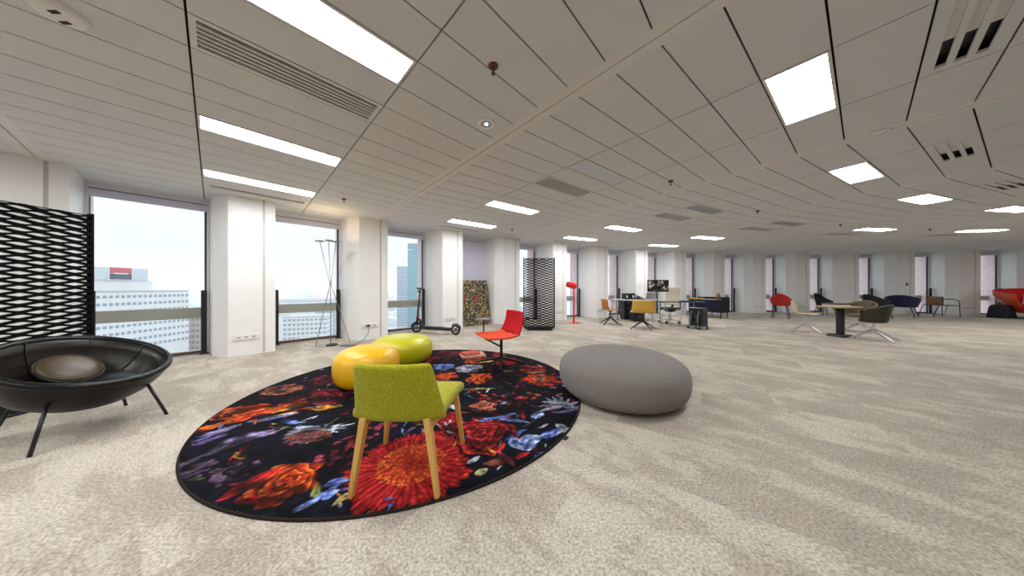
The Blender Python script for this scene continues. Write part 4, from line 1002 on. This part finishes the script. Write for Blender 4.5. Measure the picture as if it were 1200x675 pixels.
# ------------------------------------------------------------------ desks and office kit
t = thing('work_desk', 'white topped desk with black pedestal cabinet, under the laptop', 'desk', (4.45,9.55,0), 0.0)
b = MB(); b.box((0,0,0.715),(1.60,0.60,0.026)); b.build('desk_top', M('desk white', S(214,218,220), 0.35), t, bevel=0.003)
for sx in (-1,1):
    b = MB(); b.tube([(sx*0.74,-0.26,0.0),(sx*0.74,-0.26,0.70)],0.018,10); b.tube([(sx*0.74,0.26,0.0),(sx*0.74,0.26,0.70)],0.018,10); b.tube([(sx*0.74,-0.26,0.10),(sx*0.74,0.26,0.10)],0.014,8); b.build('leg_frame', M('grey metal', S(150,160,168), 0.3, metal=0.7), t, smooth=True)
for x, y, h, wd, lab in ((4.12,9.55,0.66,0.30,'tall black pedestal cabinet under the left end of the white desk'),(4.26,9.04,0.52,0.36,'low black pedestal cabinet in front of the taller one')):
    t = thing('pedestal_cabinet', lab, 'cabinet', (x,y,0), 0, 'black pedestals at the desk')
    b = MB(); b.box((0,0.0,h/2+0.02),(wd,0.36,h-0.02)); b.build('body', black_paint, t, bevel=0.004)
    for k in range(3):
        b = MB(); b.box((0,-0.184,0.05+(k+0.5)*(h-0.06)/3),(wd-0.02,0.012,(h-0.06)/3-0.01)); d = b.build('drawer', M('drawer black', S(26,27,32), 0.35), t, bevel=0.002)
        b = MB(); b.box((0,-0.196,0.05+(k+0.8)*(h-0.06)/3),(0.10,0.012,0.010)); b.build('handle', chrome, d)
    b = MB()
    for sx in (-1,1):
        for sy in (-1,1): b.lathe([(0,0),(0.016,0.0),(0.016,0.03),(0,0.03)],10,(sx*(wd/2-0.04),sy*0.13,0))
    b.build('caster', black_metal, t)
dz = 0.7285
for x, lab in ((4.08,'black upright box file at the left end of the white desk'),(4.30,'black upright box file second from the left on the desk')):
    t = thing('box_file', lab, 'box file', (x,9.52,dz), 0, 'box files on the white desk')
    b = MB(); b.box((0,0,0.105),(0.16,0.26,0.21)); b.build('case', black_paint, t, bevel=0.004)
    b = MB(); b.box((0.0,-0.1315,0.10),(0.05,0.003,0.09)); b.build('spine_label', white_plastic, t)
t = thing('desk_phone', 'low black desk phone between box files and laptop', 'phone', (4.53,9.36,dz), 0.3)
b = MB(); b.add([(-0.11,-0.1,0),(0.11,-0.1,0),(0.11,0.1,0),(-0.11,0.1,0),(-0.10,-0.09,0.03),(0.10,-0.09,0.03),(0.10,0.09,0.09),(-0.10,0.09,0.09)],[(0,3,2,1),(4,5,6,7),(0,1,5,4),(1,2,6,5),(2,3,7,6),(3,0,4,7)]); b.build('body', black_paint, t, bevel=0.006)
b = MB(); b.tube([(-0.075,-0.08,0.075),(-0.075,0.0,0.105),(-0.075,0.08,0.125)],[0.026,0.018,0.026],10); b.build('handset', M('handset', S(40,46,60), 0.4), t, smooth=True)
t = thing('open_laptop', 'open silver laptop seen from behind, on the white desk', 'laptop', (4.86,9.45,dz), 0.12)
b = MB(); b.box((0,0.0,0.009),(0.36,0.25,0.016)); b.build('base', M('laptop grey', S(150,152,158), 0.35, metal=0.5), t, bevel=0.004)
b = MB(); b.bar((0,-0.12,0.018),(0,-0.19,0.25),0.36,0.008,side=(1,0,0)); b.build('screen', M('laptop lid grey', S(158,158,162), 0.35, metal=0.4), t, bevel=0.002)
# dark table with trestles
t = thing('dark_desk', 'thin dark desk top on pale wire trestles, under the wide monitor', 'desk', (4.95,7.98,0), 0.03)
b = MB(); q = [(-0.66,-0.24),(0.64,-0.24),(0.78,-0.17),(0.83,0),(0.78,0.17),(0.64,0.24),(-0.66,0.24)]; b.prism(q,0.712,0.734); b.build('desk_top', M('dark linoleum', S(40,44,56), 0.35), t, bevel=0.003)
for x0 in (-0.46,0.40):
    b = MB()
    for sy in (-1,1):
        b.tube([(x0-0.16,sy*0.22,0.0),(x0,sy*0.19,0.705)],0.0065,8); b.tube([(x0+0.16,sy*0.22,0.0),(x0,sy*0.19,0.705)],0.0065,8)
        b.tube([(x0-0.11,sy*0.215,0.2),(x0+0.11,sy*0.215,0.2)],0.005,8)
    b.tube([(x0,-0.2,0.70),(x0,0.2,0.70)],0.0065,8); b.build('trestle', M('pale trestle', S(150,168,180), 0.35, metal=0.4), t, smooth=True)
t = thing('desktop_monitor', 'wide black monitor showing a pale bird-like shape on black, above the dark desk', 'monitor', (4.42,8.02,0.7355), 0.0)
b = MB(); b.box((0,0,0.465),(0.64,0.035,0.36)); b.build('housing', black_paint, t, bevel=0.006)
def screen_mat():
    m = bpy.data.materials.new('screen picture'); m.use_nodes = True; nt = m.node_tree; b = nt.nodes['Principled BSDF']; L = nt.links.new
    tc = nt.nodes.new('ShaderNodeTexCoord'); n = nt.nodes.new('ShaderNodeTexNoise'); n.inputs['Scale'].default_value = 6.5; n.inputs['Detail'].default_value = 3; n.inputs['Distortion'].default_value = 1.2
    L(tc.outputs['Object'], n.inputs['Vector']); r = nt.nodes.new('ShaderNodeValToRGB'); e = r.color_ramp.elements
    e[0].position = 0.55; e[0].color = (0.004,0.004,0.005,1); e[1].position = 0.66; e[1].color = (0.55,0.48,0.38,1); L(n.outputs['Fac'], r.inputs['Fac'])
    b.inputs['Base Color'].default_value = (0.005,0.005,0.006,1); b.inputs['Roughness'].default_value = 0.3
    L(r.outputs['Color'], b.inputs['Emission Color']); b.inputs['Emission Strength'].default_value = 0.9
    return m
b = MB(); b.box((0,-0.0185,0.465),(0.615,0.003,0.335)); b.build('screen', screen_mat(), t)
b = MB(); b.tube([(-0.03,-0.0215,0.455),(0.05,-0.0215,0.49),(0.12,-0.0215,0.50)],[0.035,0.06,0.03],10,sq=0.05)
b.v = [(x,-0.0205+(y+0.0205)*0.02,z) for x,y,z in b.v]; b.build('screen_figure', emitter('screen figure', (0.75,0.66,0.52), 0.8), t)
b = MB(); b.tube([(0,0.03,0.01),(0,0.03,0.46)],0.018,12); b.build('stand', M('stand grey', S(120,128,136), 0.35, metal=0.6), t, smooth=True)
b = MB(); b.box((0,0.02,0.006),(0.24,0.18,0.012)); b.build('stand_foot', M('stand grey', S(120,128,136), 0.35), t, bevel=0.004)
t = thing('keyboard', 'thin black keyboard lying near the right end of the dark desk', 'keyboard', (5.22,7.92,0.7355), 0.1)
b = MB(); b.box((0,0,0.009),(0.36,0.13,0.016)); b.build('body', black_paint, t, bevel=0.004)
b = MB()
for r_ in range(4):
    for c_ in range(12): b.box((-0.155+c_*0.028,-0.045+r_*0.03,0.0195),(0.022,0.023,0.005))
b.build('keys', M('keys', S(50,52,58), 0.5), t)
# pale mesh office chair
t = thing('office_chair', 'office chair with tall pale mesh back and black seat on casters, behind the dark desk', 'office chair', (5.15,8.62,0), facing(-0.75,-0.66))
pale = M('cream mesh fabric', S(218,208,186), 0.85, var=0.05, scale=100)
sheet('backrest', lambda u,v: ((u-0.5)*0.46*(1-0.06*v), -0.22-0.06*v-0.03*math.sin(PI*v)+0.03*(2*u-1)**2, 0.56+0.60*v), 10, 12, 0.022, pale, t, 1)
sheet('seat', lambda u,v: ((u-0.5)*0.48, -0.20+0.46*v, 0.47-0.03*max(0,v-0.7)*3+0.01*(2*u-1)**2), 10, 8, 0.06, black_fab, t, 1)
b = MB(); b.bar((0,-0.10,0.42),(0,-0.26,0.62),0.07,0.03); b.build('back_bracket', black_metal, t, bevel=0.006)
b = MB(); b.box((0,0,0.40),(0.24,0.26,0.08)); b.build('tilt_box', black_metal, t, bevel=0.01)
b = MB(); b.lathe([(0,0.37),(0.024,0.37),(0.024,0.24),(0.034,0.24),(0.034,0.07),(0,0.07)],14); b.build('gas_column', chrome, t)
for s in (-1,1):
    b = MB(); b.tube([(s*0.20,0.0,0.42),(s*0.29,0.0,0.45),(s*0.29,0.0,0.66)],0.014,8); b.box((s*0.29,0.02,0.675),(0.06,0.24,0.026)); b.build('armrest', black_paint, t, bevel=0.004)
for k in range(5):
    a = 0.3+2*PI*k/5; x, y = math.cos(a), math.sin(a); b = MB(); b.bar((x*0.03,y*0.03,0.115),(x*0.31,y*0.31,0.085),0.045,0.032,0.028,0.022,side=(-y,x,0)); l = b.build('leg', chrome, t, bevel=0.004)
    b = MB()
    for s in (-1,1): b.tube([(x*0.31-y*s*0.008,y*0.31+x*s*0.008,0.032),(x*0.31-y*s*0.028,y*0.31+x*s*0.028,0.032)],0.031,14)
    b.build('caster', black_paint, l)
# computer on trolley
t = thing('computer_trolley', 'black computer tower on a small wheeled trolley under the right end of the dark desk', 'computer', (5.20,7.42,0), 0.35)
b = MB(); b.box((0,0.0,0.075),(0.36,0.40,0.02)); b.build('tray', M('trolley grey', S(110,118,128), 0.4), t, bevel=0.004)
for sx in (-1,1):
    for sy in (-1,1):
        b = MB(); b.tube([(sx*0.15-0.012,sy*0.16,0.03),(sx*0.15+0.012,sy*0.16,0.03)],0.03,14); b.bar((sx*0.15,sy*0.16,0.03),(sx*0.15,sy*0.16,0.07),0.014,0.014); b.build('caster', black_paint, t)
b = MB(); b.box((0.03,0,0.335),(0.24,0.36,0.50)); b.build('tower_case', M('tower black', S(14,16,20), 0.25, coat=0.3), t, bevel=0.008)
b = MB(); b.box((0.03,-0.1835,0.36),(0.18,0.006,0.34)); b.build('front_panel', M('front glass', S(36,46,60), 0.12), t, bevel=0.004)
b = MB(); b.tube([(-0.13,-0.1,0.08),(-0.155,-0.1,0.30),(-0.09,-0.1,0.50)],0.012,8); b.tube([(-0.13,0.1,0.08),(-0.155,0.1,0.30),(-0.09,0.1,0.50)],0.012,8); b.build('side_bracket', M('trolley grey', S(110,118,128), 0.4), t, smooth=True)

# navy sideboard
fx, fy = 7.08, 10.62; ex, ey = 7.66, 9.66
dirv = Vector((ex-fx, ey-fy, 0)); Lb = dirv.length; rzb = math.atan2(dirv.y, dirv.x)
navy_lac = M('navy lacquer', S(11,13,44), 0.6, spec=0.3)
t = thing('navy_sideboard', 'low navy sideboard on slim legs with yellow inner top, right of the desks', 'sideboard', (fx,fy,0), rzb)
# local +X along the front, front face at y=0 facing local -Y, body goes to +Y
Db = 0.66
b = MB(); b.box((Lb/2,0.012,0.45),(Lb,0.024,0.48)); b.build('front_panel', navy_lac, t, bevel=0.004)
b = MB(); b.box((Lb-0.012,Db/2,0.49),(0.024,Db,0.57)); b.build('side_panel', M('dark navy lacquer', S(13,12,24), 0.65, spec=0.3), t, bevel=0.004)
b = MB(); b.box((0.012,Db/2,0.45),(0.024,Db,0.48)); b.build('side_panel', navy_lac, t, bevel=0.004)
b = MB(); b.box((Lb/2,Db-0.012,0.49),(Lb-0.05,0.024,0.57)); b.build('back_panel', navy_lac, t, bevel=0.004)
b = MB(); b.box((Lb/2,Db/2,0.22),(Lb-0.05,Db-0.05,0.024)); b.build('bottom_panel', navy_lac, t)
b = MB(); b.box((Lb/2,Db/2,0.68),(Lb-0.05,Db-0.05,0.02)); b.build('inner_top', M('pale beige top', S(208,196,170), 0.5), t)
b = MB(); b.box((0.16,Db/2,0.71),(0.27,Db-0.05,0.04)); b.build('yellow_tray', M('yellow lacquer', S(206,160,34), 0.5), t, bevel=0.003)
for x in (0.06,Lb/2,Lb-0.06):
    for y in (0.05,Db-0.05):
        b = MB(); b.tube([(x,y,0.0),(x,y,0.21)],[0.012,0.018],10); b.build('leg', navy_lac, t, smooth=True)
vx_, vy_ = Lb-0.17, 0.14
px_, py_ = fx+vx_*math.cos(rzb)-vy_*math.sin(rzb), fy+vx_*math.sin(rzb)+vy_*math.cos(rzb)
t = thing('wooden_vase', 'small brown turned vase standing on the navy sideboard', 'vase', (px_,py_,0.6905))
bw = M('brown turned wood', S(112,74,36), 0.5, var=0.15, scale=20)
b = MB(); b.lathe([(0,0),(0.05,0),(0.065,0.05),(0.07,0.12),(0.06,0.18),(0.045,0.215)],24); b.build('body', bw, t, smooth=True)
b = MB(); b.lathe([(0.045,0.215),(0.05,0.225),(0.044,0.24),(0.03,0.225),(0.02,0.20),(0,0.20)],24); b.build('neck', bw, t, smooth=True)

# ------------------------------------------------------------------ the city outside
conc_w = M('white facade', S(208,206,202), 0.9, var=0.04, scale=0.3)
win_d = M('facade window', S(128,138,148), 0.3)
pinkw = M('pink facade', S(208,178,166), 0.9, var=0.05, scale=0.3)
greyw = M('grey facade', S(160,170,176), 0.8, var=0.05, scale=0.3)
tealw = M('teal glass facade', S(92,138,142), 0.25, var=0.08, scale=0.3)
roof_m = M('grey roof', S(158,158,156), 0.9)
GZ = -62.0
def building(name, label, cx, cy, wx_, wy_, top, mat, floors=8, fh=3.3, per=10, rz=0.0, roofm=None, wm=None, wh=1.4, gap=0.35):
    t = thing(name, label, 'building', (cx,cy,GZ), rz, 'buildings outside the windows')
    H = top-GZ
    b = MB(); b.box((0,0,H/2),(wx_,wy_,H)); b.build('walls', mat, t)
    b = MB(); b.box((0,0,H+0.2),(wx_+0.6,wy_+0.6,0.4)); b.build('roof', roofm or roof_m, t)
    for k in range(floors):
        z = H-2.2-k*fh; b = MB()
        if z < 3: break
        for ax, L, off in (('x',wx_,wy_/2),('y',wy_,wx_/2)):
            n = max(2,int(per*L/max(wx_,wy_)))
            for j in range(n):
                c = -L/2+(j+0.5)*L/n; d = L/n*(1-gap)
                for s in (-1,1):
                    if ax == 'x': b.box((c,s*off,z),(d,0.12,wh))
                    else: b.box((s*off,c,z),(0.12,d,wh))
        b.build('window_row', wm or win_d, t)
    return t
t = building('office_block', 'white office block with a red and dark sign on its roof, through the first window', -187,118,30,46,-0.9,conc_w,8,3.25,26,0,None,None,1.25,0.38)
Hb = -0.9-GZ
b = MB(); b.box((2,-4,Hb+2.6),(20,30,5.2)); b.build('penthouse', conc_w, t)
b = MB(); b.box((6.5,0,Hb+7.9),(12,18,5.4)); b.build('plant_room', M('pale grey cladding', S(182,187,190), 0.8), t)
sg = MB(); sg.box((12.6,0,Hb+8.0),(0.3,7.4,5.8)); so = sg.build('roof_sign', M('sign white', S(205,205,205), 0.6), t)
b = MB(); b.box((12.8,0,Hb+9.35),(0.2,6.6,2.5)); b.build('red_half', M('sign red', S(178,60,68), 0.6), so)
b = MB(); b.box((12.8,0,Hb+6.7),(0.2,6.6,2.5)); b.build('dark_half', M('sign dark', S(46,46,60), 0.5), so)
b = MB(); b.box((12.84,0,Hb+8.02),(0.2,4.2,0.45)); b.build('white_bar', M('sign white', S(205,205,205), 0.6), so)
building('apartment_house', 'low pink and white apartment house right of the white office block', -178,158,18,20,-11.5,pinkw,7,3.2,9,0.1)
building('apartment_house', 'low white house in front of the pink apartment house', -150,150,16,14,-24,conc_w,6,3.2,8,0.2)
building('apartment_house', 'flat roofed white block far right in the first window', -240,236,30,22,-12,conc_w,6,3.2,12,0.3)
building('apartment_house', 'white apartment block seen low in the second window', -150,196,26,16,-20,conc_w,7,3.2,10,0.35)
building('apartment_house', 'narrow grey block right of centre in the second window', -160,236,20,16,-18,greyw,7,3.2,8,0.2)
building('apartment_house', 'long pale block farther back in the second window', -250,330,60,18,-14,conc_w,6,3.2,22,0.4)
building('apartment_house', 'pink block low in the second window', -120,158,14,12,-30,pinkw,6,3.2,6,0.3)
building('glass_tower', 'teal glass tower in the third window', -120,330,15,16,54,tealw,30,3.6,7,0.1,None,M('teal pane', S(70,122,132), 0.15),2.4,0.2)
building('concrete_tower', 'grey office tower left of the teal glass tower', -154,385,20,20,30,greyw,24,3.5,9,0.15,None,M('grey pane', S(100,116,130), 0.2),2.2,0.25)
building('apartment_house', 'brown roofed house low in the third window', -52,130,26,20,-28,M('grey blue facade', S(120,134,146), 0.8),7,3.2,9,0.5,M('terracotta roof', S(158,112,98), 0.9))
building('apartment_house', 'pale block left of the towers in the third window', -140,262,22,18,-8,greyw,7,3.2,8,0.3)
# far city as one mass, ground and hills
rnd = random.Random(11); mbs = MB(); keepouts = [(o.location.x,o.location.y,48 if o.name.startswith('office') else 36) for o in bpy.data.objects if o.get('category') == 'building']; idx = []
for j in range(2600):
    d = 260*math.exp(rnd.random()*2.7); a = math.radians(rnd.uniform(84,166))
    x, y = d*math.cos(a), d*math.sin(a)
    hgt = rnd.uniform(8,26)+(rnd.random() < 0.05)*rnd.uniform(10,40)
    dims = (rnd.uniform(10,34),rnd.uniform(10,30),hgt if d > 420 else min(hgt,30)); ang = rnd.random()*PI
    if any(math.hypot(x-p[0],y-p[1]) < p[2]+22 for p in keepouts): continue
    mbs.box((x,y,GZ+dims[2]/2),dims,ang); idx += [j%3]*6
o = mbs.build('city_blocks', conc_w); o.data.materials.append(pinkw); o.data.materials.append(greyw)
o.data.polygons.foreach_set('material_index', idx)
tag(o, 'mass of far pale city buildings stretching towards the horizon', 'buildings', None, 'stuff')
b = MB(); b.add([(-9000,-300,GZ),(3000,-300,GZ),(3000,9000,GZ),(-9000,9000,GZ)],[(0,1,2,3)]); struct(b.build('ground', M('city ground', S(150,152,148), 0.95, var=0.2, scale=0.02)))
b = MB()
def hill(u, v):
    a = math.radians(80+90*u); d = 6200+1500*v
    return (d*math.cos(a), d*math.sin(a), GZ+math.sin(PI*v)*(150+70*math.sin(9*u)+40*math.sin(23*u+1)))
b.grid(hill, 80, 6); struct(b.build('hills', M('hazy hills', S(110,124,130), 0.95)))
HAZE = True
if HAZE:
    b = MB(); b.prism([(-9500,40),(2600,40),(2600,9500),(-9500,9500)], GZ-1, 70)
    m = bpy.data.materials.new('city haze'); m.use_nodes = True; nt = m.node_tree; nt.nodes.clear()
    v = nt.nodes.new('ShaderNodeVolumeScatter'); v.inputs['Color'].default_value = (0.80,0.86,0.90,1); v.inputs['Density'].default_value = 0.0008; v.inputs['Anisotropy'].default_value = 0.0
    o = nt.nodes.new('ShaderNodeOutputMaterial'); nt.links.new(v.outputs[0], o.inputs['Volume'])
    tag(b.build('haze', m), 'pale haze hanging over the far city', 'haze', None, 'stuff')

# ------------------------------------------------------------------ render look
sc.view_settings.view_transform = 'Standard'; sc.view_settings.look = 'None'
sc.view_settings.gamma = 1.0; sc.view_settings.use_curve_mapping = False
sc.view_settings.exposure = 0.0
sc.cycles.use_denoising = True
sc.cycles.max_bounces = 8; sc.cycles.diffuse_bounces = 5; sc.cycles.volume_bounces = 3; sc.cycles.transparent_max_bounces = 16
sc.cycles.sample_clamp_indirect = 6.0
